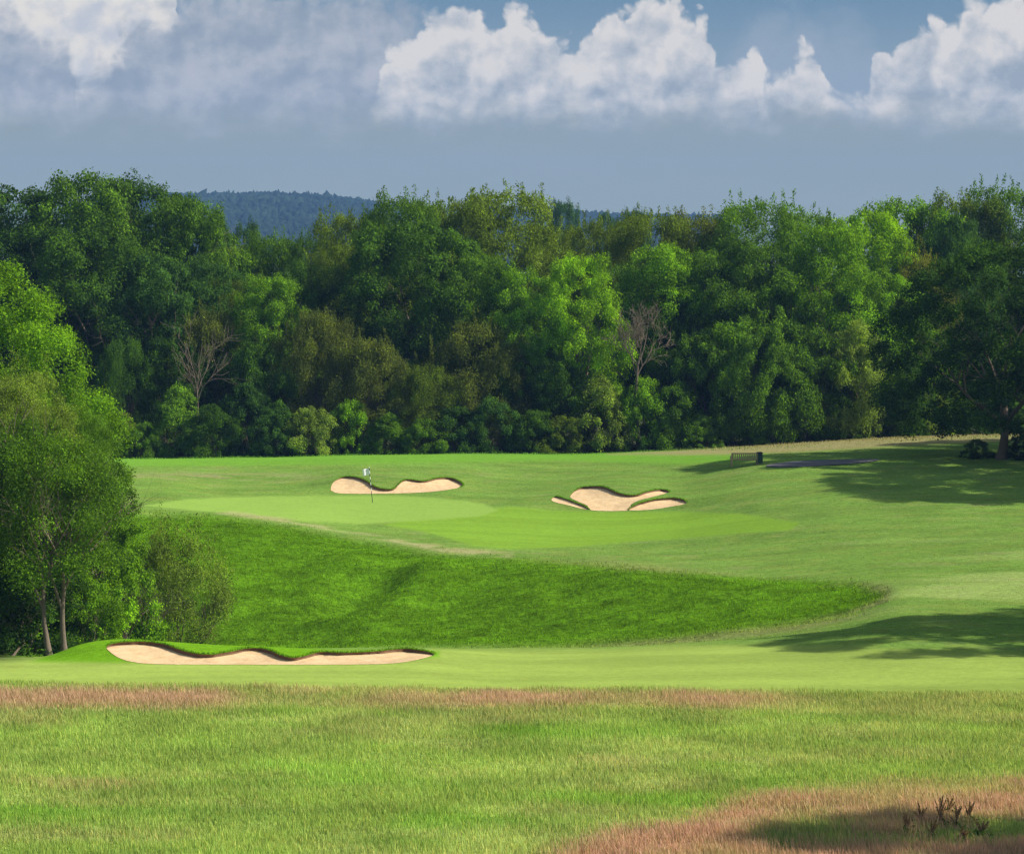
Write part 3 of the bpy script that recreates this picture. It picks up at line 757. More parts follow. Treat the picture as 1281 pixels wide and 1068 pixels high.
TREES = [
 # back row, from the left
 ('round', 15, 232, 75, 212, 'dark', 'dark green broad tree at the far left skyline of the wood'),
 ('round', 112, 215, 72, 208, 'mid', 'tallest dark green tree on the left skyline with lumpy crown'),
 ('round', 185, 230, 66, 210, 'dark', 'broad dark tree on the skyline just right of the tallest left tree'),
 ('round', 238, 252, 50, 206, 'mid', 'rounded tree at the right shoulder of the left skyline clump, beside the distant hill'),
 ('tall', 290, 305, 45, 214, 'olive', 'low olive tree under the left end of the distant blue hill'),
 ('tall', 345, 288, 45, 210, 'mid', 'mid green tree topping the wood directly below the distant hill'),
 ('tall', 392, 292, 34, 214, 'dark', 'small dark pointed tree below the right half of the distant hill'),
 ('tall', 437, 262, 42, 208, 'olive', 'feathery tree at the right end of the distant hill view'),
 ('tall', 508, 238, 52, 206, 'mid', 'tall tree with spiky upright shoots on the skyline left of centre'),
 ('tall', 566, 246, 52, 212, 'olive', 'olive spiky tree on the skyline between the two highest centre trees'),
 ('tall', 628, 233, 68, 207, 'olive', 'broad olive tree with the highest spiky top at centre skyline'),
 ('tall', 692, 277, 44, 212, 'olive', 'lower olive tree falling away right of the centre skyline peak'),
 ('tall', 752, 271, 44, 214, 'olive', 'low olive tree in the skyline dip right of centre'),
 ('tall', 812, 262, 56, 208, 'olive', 'brownish green spiky tree right of the skyline dip'),
 ('tall', 880, 262, 50, 210, 'brown', 'brownish green tree between dip and right feathery peak'),
 ('tall', 950, 246, 62, 205, 'mid', 'feathery tree forming the peak of the right skyline'),
 ('tall', 1015, 262, 48, 209, 'mid', 'feathery tree just right of the right skyline peak'),
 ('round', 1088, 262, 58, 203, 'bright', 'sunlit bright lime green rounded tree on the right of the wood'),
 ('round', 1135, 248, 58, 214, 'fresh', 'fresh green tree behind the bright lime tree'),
 ('tall', 1200, 240, 58, 216, 'olive', 'olive spiky topped tree on the far right skyline'),
 ('tall', 1262, 228, 60, 216, 'mid', 'highest tree on the far right skyline'),
 ('round', 1190, 275, 44, 205, 'blue', 'blueish green tree between the lime tree and the dark oak'),
 # middle row
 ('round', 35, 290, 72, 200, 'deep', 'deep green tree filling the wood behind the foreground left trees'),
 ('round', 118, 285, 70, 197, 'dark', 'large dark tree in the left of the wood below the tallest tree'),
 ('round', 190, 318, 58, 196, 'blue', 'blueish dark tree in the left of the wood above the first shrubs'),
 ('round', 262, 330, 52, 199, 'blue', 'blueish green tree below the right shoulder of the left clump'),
 ('tall', 300, 345, 44, 201, 'olive', 'olive tree behind the bare pale sapling'),
 ('round', 338, 348, 42, 194, 'fresh', 'tree with sunlit yellow green top in the left half of the wood'),
 ('tall', 392, 325, 46, 199, 'dark', 'dark narrow tree right of the sunlit topped left tree'),
 ('tall', 448, 300, 46, 199, 'olive', 'olive green tree left of the dense dark centre tree'),
 ('round', 528, 276, 66, 196, 'dark', 'dense dark green tree at the centre left of the wood'),
 ('round', 598, 318, 50, 194, 'mid', 'mid green tree right of the dense dark centre tree'),
 ('round', 655, 338, 46, 192, 'fresh', 'fresh green tree left of the bright centre maple'),
 ('round', 724, 322, 50, 189, 'bright', 'bright sunlit maple standing at the centre of the wood'),
 ('tall', 770, 330, 38, 200, 'dark', 'dark tree behind the leafless pale tree'),
 ('round', 828, 304, 56, 196, 'fresh', 'yellow green tree above and right of the leafless pale tree'),
 ('round', 893, 312, 50, 194, 'mid', 'mid green tree in the wood above the bench, left one'),
 ('round', 955, 306, 54, 193, 'mid', 'large mid green tree in the wood right above the bench'),
 ('round', 1040, 285, 50, 193, 'fresh', 'tall fresh green tree directly left of the lime tree'),
 ('round', 1098, 335, 46, 195, 'fresh', 'sunlit tree with dark hollow beneath, below the lime tree'),
 ('twiggy', 1152, 325, 36, 199, 'rust', 'reddish brown tinged tree left of the dark oak'),
 ('round', 1165, 385, 38, 197, 'mid', 'mid green tree showing just left of the dark oak'),
 # front row
 ('twiggy', 158, 432, 40, 189, 'dark', 'dark bushy tree at the left front edge of the wood'),
 ('round', 215, 425, 46, 190, 'deep', 'deep green low tree in front left of the bare sapling'),
 ('twiggy', 268, 395, 44, 193, 'brown', 'dull brown leaved thorn tree behind the bare sapling'),
 ('round', 322, 430, 40, 189, 'dark', 'dark low tree right of the bare sapling'),
 ('twiggy', 402, 398, 50, 189, 'brown', 'brownish hawthorn in the wood behind the flag, upper one'),
 ('twiggy', 462, 428, 54, 187, 'brown', 'wide brownish hawthorn in the wood straight above the flag'),
 ('twiggy', 532, 462, 50, 186, 'olive', 'olive hawthorn right of the flag at the foot of the wood'),
 ('twiggy', 598, 408, 56, 188, 'brown', 'tall brown green hawthorn at the centre of the wood'),
 ('round', 655, 428, 36, 189, 'mid', 'slim mid green tree between brown hawthorn and bright maple'),
 ('round', 700, 452, 40, 187, 'dark', 'dark low tree beneath the bright centre maple'),
 ('round', 838, 392, 44, 191, 'dark', 'dark tree right of the leafless pale tree'),
 ('round', 888, 408, 50, 188, 'mid', 'leafy tree low in the wood left of the bench'),
 ('round', 948, 400, 50, 187, 'mid', 'leafy tree low in the wood above the bench'),
 ('round', 1010, 410, 52, 189, 'mid', 'leafy tree low in the wood right of the bench'),
 ('round', 1066, 405, 44, 189, 'pale', 'pale yellowish leaved tree low in the right of the wood'),
 ('round', 1118, 428, 36, 192, 'dark', 'dark low tree in the shaded notch left of the oak'),
]
for t in TREES:
    t = list(t)
    if t[4] >= 192: t[3] *= 1.22
    if t[0] == 'round' and t[2] >= 380: t[0] = 'low'
    tree(*t, group=W)
S = 'shrubs along the foot of the wood'
SHR = [
 (148, 515, 28, 184, 'pale', 'pale grey green shrub at the left end of the wood foot'), (182, 528, 24, 183, 'mid', 'small mid green shrub second from left at the wood foot'),
 (222, 486, 40, 185, 'mid', 'domed green shrub below the bare sapling'), (268, 505, 32, 183, 'dark', 'dark shrub right of the domed shrub below the bare sapling'),
 (308, 478, 34, 186, 'blue', 'blueish leafy shrub in front of the dark low tree'), (345, 505, 32, 183, 'blue', 'dark glossy shrub left of the yellowish shrub'),
 (392, 508, 32, 183, 'pale', 'yellowish green shrub left of the flag'), (440, 500, 30, 184, 'fresh', 'fresh green shrub behind the flag'),
 (485, 520, 30, 183, 'mid', 'green shrub right of the flag behind the bunker'), (528, 522, 28, 182.5, 'mid', 'low shrub behind the right end of the flag bunker'),
 (572, 508, 34, 184, 'blue', 'blueish shrub beneath the olive hawthorn'), (618, 500, 34, 184, 'blue', 'tall blueish shrub at the centre of the wood foot'),
 (664, 512, 32, 184, 'dark', 'dark shrub beneath the slim mid green tree'), (705, 520, 32, 184, 'olive', 'olive shrub under the bright centre maple'),
 (752, 475, 38, 185, 'pale', 'pale green tall shrub just below the leafless tree'), (802, 470, 36, 186, 'fresh', 'fresh green shrub under the leafless pale tree, right side'),
 (842, 482, 34, 185, 'mid', 'mid green tall shrub left of the bench'), (878, 520, 26, 184.5, 'mid', 'low rounded shrub at the wood foot left of the bench'),
 (918, 505, 34, 187, 'mid', 'leafy shrub at the wood foot directly above the bench'), (962, 500, 34, 188, 'fresh', 'fresh shrub at the wood foot above the litter bin'),
 (1005, 505, 32, 189, 'fresh', 'fresh shrub at the wood foot above the asphalt path, left'), (1045, 512, 30, 190, 'mid', 'shrub at the wood foot above the asphalt path, right'),
 (1090, 500, 30, 191, 'mid', 'shrub at the wood foot below the sunlit tree'), (1128, 508, 30, 192, 'fresh', 'yellowish tinged shrub at the wood foot near the oak'),
 (1162, 492, 28, 193, 'pale', 'pale grassy shrub beside the left edge of the oak crown'), (1198, 508, 30, 196, 'dark', 'dark shrub behind the left of the oak crown'),
 (1275, 505, 34, 200, 'dark', 'dark shrub seen behind the oak trunk at the right edge'), (1238, 510, 30, 198, 'dark', 'dark shrub directly behind the oak trunk'),
]
for px, pt, hw, Y, tone, lab in SHR: tree('shrub', px, pt, hw, Y, tone, lab, 'shrub', S, base_drop=.15)
# fill behind, showing only through gaps
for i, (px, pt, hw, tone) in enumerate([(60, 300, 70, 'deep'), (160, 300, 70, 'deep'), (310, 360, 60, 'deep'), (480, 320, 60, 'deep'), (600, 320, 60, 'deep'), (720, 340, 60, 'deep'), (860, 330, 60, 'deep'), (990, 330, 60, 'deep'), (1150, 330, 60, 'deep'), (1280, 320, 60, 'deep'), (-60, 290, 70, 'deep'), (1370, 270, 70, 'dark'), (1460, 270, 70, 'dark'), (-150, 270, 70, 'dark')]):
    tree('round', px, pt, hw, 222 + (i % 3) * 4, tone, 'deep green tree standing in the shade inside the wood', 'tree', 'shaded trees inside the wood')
# trees beyond the wood
B = 'distant trees beyond the wood'
tree('round', 706, 254, 24, 420, 'blue', 'dark bluish tree beyond the wood, standing left in the skyline dip', 'tree', B)
tree('round', 758, 264, 18, 430, 'blue', 'small bluish tree beyond the wood in the middle of the skyline dip', 'tree', B)
tree('round', 790, 261, 24, 415, 'blue', 'bluish tree beyond the wood at the right side of the skyline dip', 'tree', B)
tree('round', 305, 283, 30, 330, 'dark', 'dark tree beyond the wood at the left foot of the distant hill', 'tree', B)
tree('round', 272, 270, 22, 320, 'dark', 'dark round tree beyond the wood touching the left clump', 'tree', B)

# dark oak on the right
def special_crown(name, *a): return crown_mesh(name, *a)
def big_tree(nm, x, Y, crown, trunk, tone, label, rz=0, sc3=(1, 1, 1), group=None, cat='tree', shift=(0, 0, 0)):
    z0 = float(terrain(x, Y)) - .08
    root = empty(nm, (x, Y, z0), rz); root.scale = sc3
    c = link('crown', crown, root, shift); c.color = (*PAL[tone], 1)
    if trunk is not None: link('trunk', trunk, root)
    tag(root, label, cat, group); return root
oak_c = crown_mesh('oak_crown', 6.4, 2.9, 16.4, 260, 1.0, 125000, .20, 'round', 101)
oak_t = trunk_mesh('trunk', 14.5, .34, 102, .2, depth=2, spread=1.1)
big_tree('oak_tree', (1252 - CX) / F * 158, 158, oak_c, oak_t, 'deep', 'large dark shaded oak standing alone on the right behind the bench lawn', .5, (1.02, 1, .87), shift=(.2, 0, -.8))
for (px, py, tone, lab, s) in ((1222, 573, 'deep', 'low dark bush at the foot of the oak trunk', .27), (1276, 574, 'deep', 'dark bush right of the oak trunk at the picture edge', .32)):
    x, y, z = unproj([px], [py]); r = tree('shrub', px, 0, 10, float(y[0]), tone, lab, 'bush', 'bushes at the foot of the oak', h=2.2 * s / .45); r.scale = (s * 1.1, s * 1.1, s * .95)

# left foreground trees
near_c = [crown_mesh('near_crown', 4.4, 2.6, 13.5, 260, .80, 230000, .11, 'round', 111), crown_mesh('near_crown', 3.3, 2.2, 8.2, 150, .55, 110000, .095, 'round', 112), crown_mesh('near_crown', 2.2, 3.9, 8.3, 90, .48, 52000, .095, 'round', 117)]
loose_c = crown_mesh('loose_crown', 2.1, 3.1, 7.9, 80, .42, 42000, .095, 'twiggy', 113)
willow_c = crown_mesh('willow_crown', 3.2, 2.6, 11.0, 220, .62, 190000, .10, 'tall', 114)
bush_c = crown_mesh('bush_crown', 2.1, .2, 4.4, 90, .42, 34000, .10, 'twiggy', 115)
bush_c2 = crown_mesh('bush_crown', 2.0, .1, 3.3, 90, .40, 28000, .11, 'shrub', 116)
G = 'trees at the left edge of the fairway'
def at(px, Y): return (px - CX) / F * Y
near_t = trunk_mesh('trunk', 9.0, .26, 121, .35, spread=.45)
slim_t = trunk_mesh('trunk', 6.6, .16, 124, .5, spread=.3, depth=1)
multi_t = trunk_mesh('trunk', 7.6, .12, 122, .33, mat=M_barkpale, depth=2, stems=2, spread=.5)
big_tree('lime_tree', at(-42, 112), 112, near_c[0], near_t, 'fresh', 'tall tree at the left edge with sunlit yellow green right side', .3, (1.15, 1.0, 1.2), G)
big_tree('willow_tree', at(18, 103), 103, willow_c, near_t, 'pale', 'silvery green feathery tree below the tall sunlit left tree', 1.1, (.82, .82, 1.04), G)
big_tree('willow_tree', at(76, 107), 107, willow_c, near_t, 'mid', 'fresh green tree right of the silvery tree at left', 2.3, (.72, .72, .95), G)
big_tree('maple_tree', at(70, 91.5), 91.5, loose_c, multi_t, 'mid', 'small loose crowned tree with several pale trunks beside the long front bunker', .0, (1.0, .95, 1.0), G)
big_tree('maple_tree', at(112, 104), 104, near_c[2], slim_t, 'mid', 'dark green leafy tree behind the pale trunked tree', 1.9, (.95, .95, 1.03), G)
big_tree('maple_tree', at(10, 99), 99, near_c[1], near_t, 'deep', 'dark shaded tree at the left edge behind the pale trunks', .6, (1.1, 1.0, .98), G)
big_tree('maple_tree', at(-60, 95), 95, near_c[1], near_t, 'dark', 'dark tree just outside the left edge beside the fairway', 2.6, (1.2, 1.1, 1.15), G)
BG = 'bushes in the hollow at left'
M_ = M_bark
bush_t = trunk_mesh('stems', 3.6, .05, 131, .12, stems=4, depth=2, kids=(3, 6))
def bush(px, Y, cm, tone, lab, rz, s3):
    r = big_tree('bush', at(px, Y), Y, cm, bush_t, tone, lab, rz, s3, BG, 'bush')
    for ch in r.children: ch.name = 'foliage' if ch.name.startswith('crown') else 'stems'
bush(222, 110, bush_c, 'pale', 'loose twiggy grey green bush in the hollow beyond the front bunker', .2, (.86, .9, 1.1))
bush(150, 106, bush_c2, 'fresh', 'yellowish green bush behind the left end of the front bunker', .9, (1.0, 1.0, 1.35))
bush(108, 98, bush_c2, 'fresh', 'small leafy bush right of the pale tree trunks', 2.2, (.7, .7, .9))
bush(30, 97, bush_c2, 'deep', 'dark undergrowth bush at the lower left edge', 1.2, (1.3, 1.1, 1.1))
bush(-12, 93, bush_c2, 'deep', 'dark undergrowth bush cut by the left picture edge', 3.2, (1.2, 1.1, 1.1))
bush(185, 118, bush_c2, 'dark', 'dark bush tucked behind the twiggy grey green bush', 2.7, (1.0, 1.0, .75))
bush(60, 108, bush_c2, 'deep', 'dark shaded bush behind the pale tree trunks', .4, (1.5, 1.2, 1.8))

# trees out of frame on the right that throw the shade
O = 'trees standing right of the view that shade the grass'
for i, (x, y, h, r, k) in enumerate([(29.0, 88.3, 15.2, 4.2, 'round'), (37, 91.5, 15, 5, 'round'), (26.5, 79.3, 7.2, 1.6, 'tall'), (25, 65.3, 8.6, 1.5, 'tall'), (22.5, 55.2, 13.8, 2.6, 'round'), (25.5, 51.5, 12, 3.8, 'round'),
                                   (42.5, 143.5, 18, 7.5, 'round'), (45, 160, 17, 6, 'round'), (50, 170, 17, 6, 'round')]):
    tree(k, 0, 0, r * F / y, y, 'mid', ['round crowned tree outside the right edge shading the slope beside the hollow', 'larger tree outside the right edge behind the shading tree', 'slim tree outside the right edge by the front fairway', 'slim tree outside the right edge beside the rough', 'rounded tree outside the lower right corner', 'second rounded tree outside the lower right corner', 'tree outside the right edge in line with the bench', 'tree outside the right edge beside the oak', 'tree outside the right edge behind the oak'][i], 'tree', O, x=x, h=h)

# bare trees
def bare(px, pbase, ptop, Y, seed, label, r=.12, lean=0, spread=.8, depth=3, fork=.45):
    x = at(px, Y); z0 = CAMZ - (pbase - HY) * Y / F; h = CAMZ - (ptop - HY) * Y / F - z0
    gz = float(terrain(x, Y)); tot = h + z0 - gz
    g = np.random.default_rng(seed); out = []
    pts = [np.array([lean * t + .1 * math.sin(t * 4 + seed), .05 * math.sin(5 * t), tot * fork * t]) for t in np.linspace(-.02, 1, 9)]
    out.append((pts, [r * (1.3 - .5 * i / 8) for i in range(9)]))
    for b in range(5):
        a = b * 1.9 + g.random(); sp = g.uniform(.3, spread)
        branch_paths(g, pts[-1 - b % 2], (math.cos(a) * sp, math.sin(a) * sp * .5, 1), tot * (1 - fork) * g.uniform(.55, .85), r * .6, depth, out, .6, .12, (3, 6))
    k = len(out) - 0
    Vt, Ft = tube(out[:1]); Vb, Fb = tube([(p, [max(q, .012) for q in rr]) for p, rr in out[1:]])
    root = empty('bare_tree', (x, Y, gz))
    link('trunk', build_mesh('trunk', Vt, Ft, [M_barkpale]), root); link('branches', build_mesh('branches', Vb, Fb, [M_barkpale]), root)
    tag(root, label, 'tree', 'leafless trees at the front of the wood')
bare(246, 500, 412, 186.3, 5, 'thin bare pale sapling standing among shrubs in the left of the wood', .07, fork=.5, spread=.5, depth=2)
bare(797, 475, 392, 185.6, 9, 'leafless pale forked tree at the edge of the wood right of centre', .11, fork=.62, spread=.95)

# ------------------------------------------------------------------ distant hill
hx = np.linspace(-1500, 1500, 240); hy = np.linspace(1250, 2850, 120)
HX, HYg = np.meshgrid(hx, hy, indexing='ij')
def hill_z(x, y):
    px = CX + F * x / 2500
    top = np.interp(px, [-600, 100, 260, 330, 400, 440, 480, 560, 680, 760, 1000, 1400, 2000], [254, 254, 258, 256, 258, 262, 268, 274, 274, 280, 286, 290, 290])
    zt = CAMZ + (HY - top) / F * 2500
    t = smooth(1350, 2500, y)
    return -12 + (zt + 12) * t * (1 - .35 * smooth(2550, 2900, y)) + 5 * (fbm(x * .004, y * .004, 3, 70) - .5) * smooth(1300, 1600, y)
HZ = hill_z(HX, HYg); ii = np.arange(HX.size).reshape(HX.shape)
q = np.c_[ii[:-1, :-1].ravel(), ii[1:, :-1].ravel(), ii[1:, 1:].ravel(), ii[:-1, 1:].ravel()]
M_hill = simple_mat('hill_ground', (.05, .085, .03), .95, .3, .01, 0)
tag(link('hills', build_mesh('hills', np.c_[HX.ravel(), HYg.ravel(), HZ.ravel()], [q], [M_hill])), 'long wooded blue hill far behind the wood', 'hill', kind='structure')
bm = bmesh.new(); bmesh.ops.create_icosphere(bm, subdivisions=2, radius=1); iv = np.array([v.co[:] for v in bm.verts]); ifc = np.array([[v.index for v in f.verts] for f in bm.faces]); bm.free()
n = 16000
by = 2560 - 900 * rng.random(n) ** 1.3; bx = (rng.uniform(120, 900, n) - CX) / F * by
sx = rng.uniform(3.5, 6.5, n); sz = rng.uniform(4, 8, n)
nz = 1 + .28 * rng.normal(size=(n, len(iv)))
Vb = iv[None] * nz[:, :, None] * np.stack([sx, sx, sz], 1)[:, None, :] + np.c_[bx, by, hill_z(bx, by) + 2][:, None, :]
Fb = (ifc[None] + (np.arange(n) * len(iv))[:, None, None]).reshape(-1, 3)
M_far, nn_, out_ = material('far_canopy')  # darker than real foliage: self-shadowing of the crowns is put into the colour
gp = nn_.new('ShaderNodeNewGeometry').outputs['Position']
vv = nn_.noise(gp, .012, 4); dd = nn_.new('ShaderNodeBsdfDiffuse'); nn_.l.new(nn_.ramp(vv, [(.35, (.012, .022, .014)), (.65, (.024, .042, .022))]), dd.inputs[0]); nn_.l.new(dd.outputs[0], out_.inputs[0])
tag(link('distant_woodland', build_mesh('distant_woodland', Vb.reshape(-1, 3), [Fb], [M_far])), 'hazy blue woodland covering the far hill', 'woodland', kind='stuff')
for i, (px, pt) in enumerate([(343, 247), (356, 248), (372, 247), (384, 249), (407, 248), (421, 249), (433, 252), (449, 254), (462, 257), (478, 258)]):
    Y = 2500; x = at(px, Y); z0 = float(hill_z(x, Y)); h = CAMZ - (pt - HY) * Y / F - z0
    root = empty('hilltop_tree', (x, Y, z0), i); root.scale = (1.4 * .8, 1.4 * .8, h / 17)
    c = link('crown', CR['round%d' % (i % 4)], root); c.color = (.04, .08, .03, 1); link('trunk', TRK['round'][0], root)
    tag(root, 'tiny dark tree standing out along the crest of the far hill', 'tree', 'trees on the crest of the far hill')
print('trees', time.time() - T0)

# ------------------------------------------------------------------ built objects
def bm_obj(name, parts, mat, parent, bevel=.006):
    """parts: list of boxes (cx,cy,cz,sx,sy,sz[,rx]) or ('cyl',cx,cy,z0,z1,r[,r2])"""
    bm = bmesh.new()
    for p in parts:
        if p[0] == 'cyl':
            _, cx, cy, z0, z1, r = p[:6]; r2 = p[6] if len(p) > 6 else r
            res = bmesh.ops.create_cone(bm, cap_ends=True, segments=20, radius1=r, radius2=r2, depth=z1 - z0)
            bmesh.ops.translate(bm, verts=res['verts'], vec=(cx, cy, (z0 + z1) / 2))
        else:
            res = bmesh.ops.create_cube(bm, size=1); vs = res['verts']
            bmesh.ops.scale(bm, vec=p[3:6], verts=vs)
            if len(p) > 6:
                from mathutils import Matrix
                bmesh.ops.rotate(bm, verts=vs, cent=(0, 0, 0), matrix=Matrix.Rotation(p[6], 3, 'X'))
            bmesh.ops.translate(bm, verts=vs, vec=p[:3])
    if bevel: bmesh.ops.bevel(bm, geom=[e for e in bm.edges], offset=bevel, segments=2, affect='EDGES', clamp_overlap=True)
    me = bpy.data.meshes.new(name); bm.to_mesh(me); bm.free(); me.materials.append(mat)
    return link(name, me, parent)

# bench seen from behind
x, y, z = unproj([931], [583]); x, y, z = float(x[0]), float(y[0]), float(z[0])
sc_ = 33.5 / F * y / 1.6          # seat width from the photograph
b = empty('park_bench', (x, y, z - .03), .04)
tag(b, 'weathered wooden park bench with slatted back, seen from behind on the lawn', 'bench')
Wd = 1.6 * sc_; hw = Wd / 2
# back faces the camera (-y); sitting side +y
sl = [(-hw + .11 + i * (Wd - .22) / 11, -.23, .66, .09, .02, .36, .12) for i in range(12)]
bm_obj('backrest', sl, M_wood, b, .003)
bm_obj('top_rail', [(0, -.262, .875, Wd, .045, .085)], M_wood, b)
bm_obj('lower_rail', [(0, -.205, .475, Wd - .06, .04, .06)], M_wood, b)
bm_obj('seat', [(0, -.13 + i * .09, .43, Wd - .02, .07, .025) for i in range(6)], M_wood, b, .003)
for s in (-1, 1):
    bm_obj('leg', [(s * (hw - .035), -.225, .44, .07, .07, .90, .08)], M_wood, b)
    bm_obj('leg', [(s * (hw - .035), .32, .32, .07, .07, .64)], M_wood, b)
    bm_obj('armrest', [(s * (hw - .035), .06, .66, .085, .60, .035)], M_wood, b)
    bm_obj('side_rail', [(s * (hw - .035), .05, .385, .04, .46, .06)], M_wood, b)
# litter bin
xb = (949.5 - CX) / F * y; zb = float(terrain(xb, y))
t = empty('litter_bin', (xb + .02, y - .1, zb - .02), .3); tag(t, 'dark green litter bin standing against the right end of the bench', 'bin')
bm_obj('body', [(0, 0, .42, .34, .34, .60)], M_bin, t, .03)
bm_obj('lid', [(0, 0, .76, .38, .38, .05), (0, 0, .80, .30, .30, .04)], M_binlid, t, .012)
bm_obj('post', [('cyl', -.1, 0, 0, .13, .03)], M_metal, t, 0)
bm_obj('post', [('cyl', .1, 0, 0, .13, .03)], M_metal, t, 0)
bm_obj('slot', [(0, -.178, .655, .2, .02, .08)], M_binlid, t, .004)

# flagstick
x, y, z = unproj([466], [628.5]); x, y, z = float(x[0]), float(y[0]), float(z[0])
h = (628.5 - 585) / F * y
t = empty('golf_flag', (x, y, z)); t.rotation_euler = (0, -math.radians(5.5), 0)
tag(t, 'white golf flag on a thin banded pole standing in the green', 'golf flag')
nb = 12; bh = h / nb
for i in range(nb):
    bm_obj('pole', [('cyl', 0, 0, i * bh, (i + 1) * bh, .019)], M_white if (i % 2 == 0 and i > 2) else M_black, t, 0)
bm_obj('finial', [('cyl', 0, 0, h, h + .05, .028, .018)], M_white, t, 0)
nx, ny = 14, 12; fw, fh = .42, .40
U, Vw = np.meshgrid(np.linspace(0, 1, nx), np.linspace(0, 1, ny), indexing='ij')
fv = np.c_[(-U * fw).ravel(), (.05 * np.sin(U * 6) * U).ravel(), (h - .03 - Vw * fh - .03 * U).ravel()]
ii = np.arange(nx * ny).reshape(nx, ny); fq = np.c_[ii[:-1, :-1].ravel(), ii[1:, :-1].ravel(), ii[1:, 1:].ravel(), ii[:-1, 1:].ravel()]
fo_ = link('flag', build_mesh('flag', fv, [fq], [M_flag]), t); md = fo_.modifiers.new('thick', 'SOLIDIFY'); md.thickness = .006
bm_obj('hole_liner', [('cyl', 0, 0, -.05, .006, .054)], M_black, t, 0)

# tall dock plants in the rough at lower right
def dock(px, py, h, seed, lab):
    g = np.random.default_rng(seed); x, y, z = unproj([px], [py]); x, y, z = float(x[0]), float(y[0]), float(z[0])
    r = empty('dock_plant', (x, y, z - .02), g.random() * 6)
    tag(r, lab, 'weed', 'dock plants in the pink rough grass')
    paths = []; P, N = [], []
    for s in range(9):
        a = g.random() * 6.28; ln = g.uniform(.04, .22); hh = h * g.uniform(.45, 1.0)
        pts = [np.array([math.cos(a) * ln * t * t, math.sin(a) * ln * t * t, hh * t]) for t in np.linspace(0, 1, 7)]
        paths.append((pts, [.007 * (1 - .5 * t) for t in np.linspace(0, 1, 7)]))
        for k in range(130):
            t = g.uniform(.5, 1.0); c = np.array([math.cos(a) * ln * t * t, math.sin(a) * ln * t * t, hh * t])
            P.append(c + g.normal(size=3) * np.array([.016, .016, .02]) * (1.4 - t)); N.append(g.normal(size=3))
    Vv, Fl = tube(paths); link('stem', build_mesh('stem', Vv, Fl, [M_bark]), r)
    Vv, q, tt = leaves_from(np.array(P), np.array(N), np.full(len(P), .022), .8, g.random(len(P)))
    c = link('seed_head', build_mesh('seed_head', Vv, [q], [M_leaf], smooth_shade=False, attrs={'tint': tt}), r); c.color = (.27, .18, .12, 1)
    L = g.normal(size=(14, 3)) * np.array([.1, .1, .03]) + np.array([0, 0, .1]); Vv, q, tt = leaves_from(L, g.normal(size=(14, 3)) + np.array([0, -.5, .8]), np.full(14, .2), .35, g.random(14))
    c = link('leaves', build_mesh('leaves', Vv, [q], [M_leaf], smooth_shade=False, attrs={'tint': tt}), r); c.color = (.06, .13, .02, 1)
for i, (px, py, h, lab) in enumerate([(1152, 1030, .62, 'dark brown dock plant at the left of the seed head clump'), (1176, 1032, .82, 'tallest dark dock plant with brown seed heads in the pink rough'), (1196, 1034, .58, 'dock plant just right of the tallest one'), (1212, 1026, .5, 'dock plant at the right of the clump'), (1135, 1042, .5, 'dock plant low at the left foot of the clump'), (1228, 1046, .45, 'short dock plant beside the lush green patch'), (1165, 1048, .5, 'short dock plant in front of the tallest one'), (1188, 1018, .5, 'dock plant behind the clump near the upper pink edge'), (1205, 1052, .42, 'dock plant in front of the clump near the bottom of the picture')]):
    dock(px, py, h, 200 + i, lab)

# ------------------------------------------------------------------ world sky
SUN_EL, SUN_AZ = 40.0, 94.0        # azimuth from +Y towards +X
E2 = 2 ** EXPO
w = bpy.data.worlds.new('World'); sc.world = w; w.use_nodes = True
w.node_tree.nodes.clear(); n = NT(w.node_tree)
wo = n.new('ShaderNodeOutputWorld'); bg = n.new('ShaderNodeBackground')
sky = n.new('ShaderNodeTexSky', sky_type='NISHITA'); sky.sun_disc = False
sky.sun_elevation = math.radians(SUN_EL); sky.sun_rotation = math.radians(SUN_AZ)
sky.air_density = 1.2; sky.dust_density = 1.5
tc = n.new('ShaderNodeTexCoord').outputs['Generated']
nv_ = n.vmath('NORMALIZE', tc); sp = n.new('ShaderNodeSeparateXYZ'); n.l.new(nv_, sp.inputs[0])
AZ = n.math('MULTIPLY', n.math('ARCTAN2', sp.outputs[0], sp.outputs[1]), F / 100)
EL = n.math('MULTIPLY', n.math('ARCSINE', sp.outputs[2]), F / 100)
P = n.xyz(AZ, EL)
wn = n.noise(P, .9, 6, .58, out=1)
wv = n.vmath('MULTIPLY', n.vmath('SUBTRACT', wn, (.5, .5, .5)), (.85, .60, 0))
vor = n.new('ShaderNodeTexVoronoi', feature='F1', voronoi_dimensions='2D'); vor.inputs['Scale'].default_value = 2.3
try: vor.inputs['Detail'].default_value = 2; vor.inputs['Roughness'].default_value = .55
except Exception: pass
n.l.new(n.vmath('ADD', P, wv), vor.inputs['Vector'])
bil = n.math('SUBTRACT', .66, vor.outputs['Distance'])
Pw = n.vmath('ADD', P, n.vmath('MULTIPLY', wv, (.17, .22, 0)))
spw = n.new('ShaderNodeSeparateXYZ'); n.l.new(Pw, spw.inputs[0])
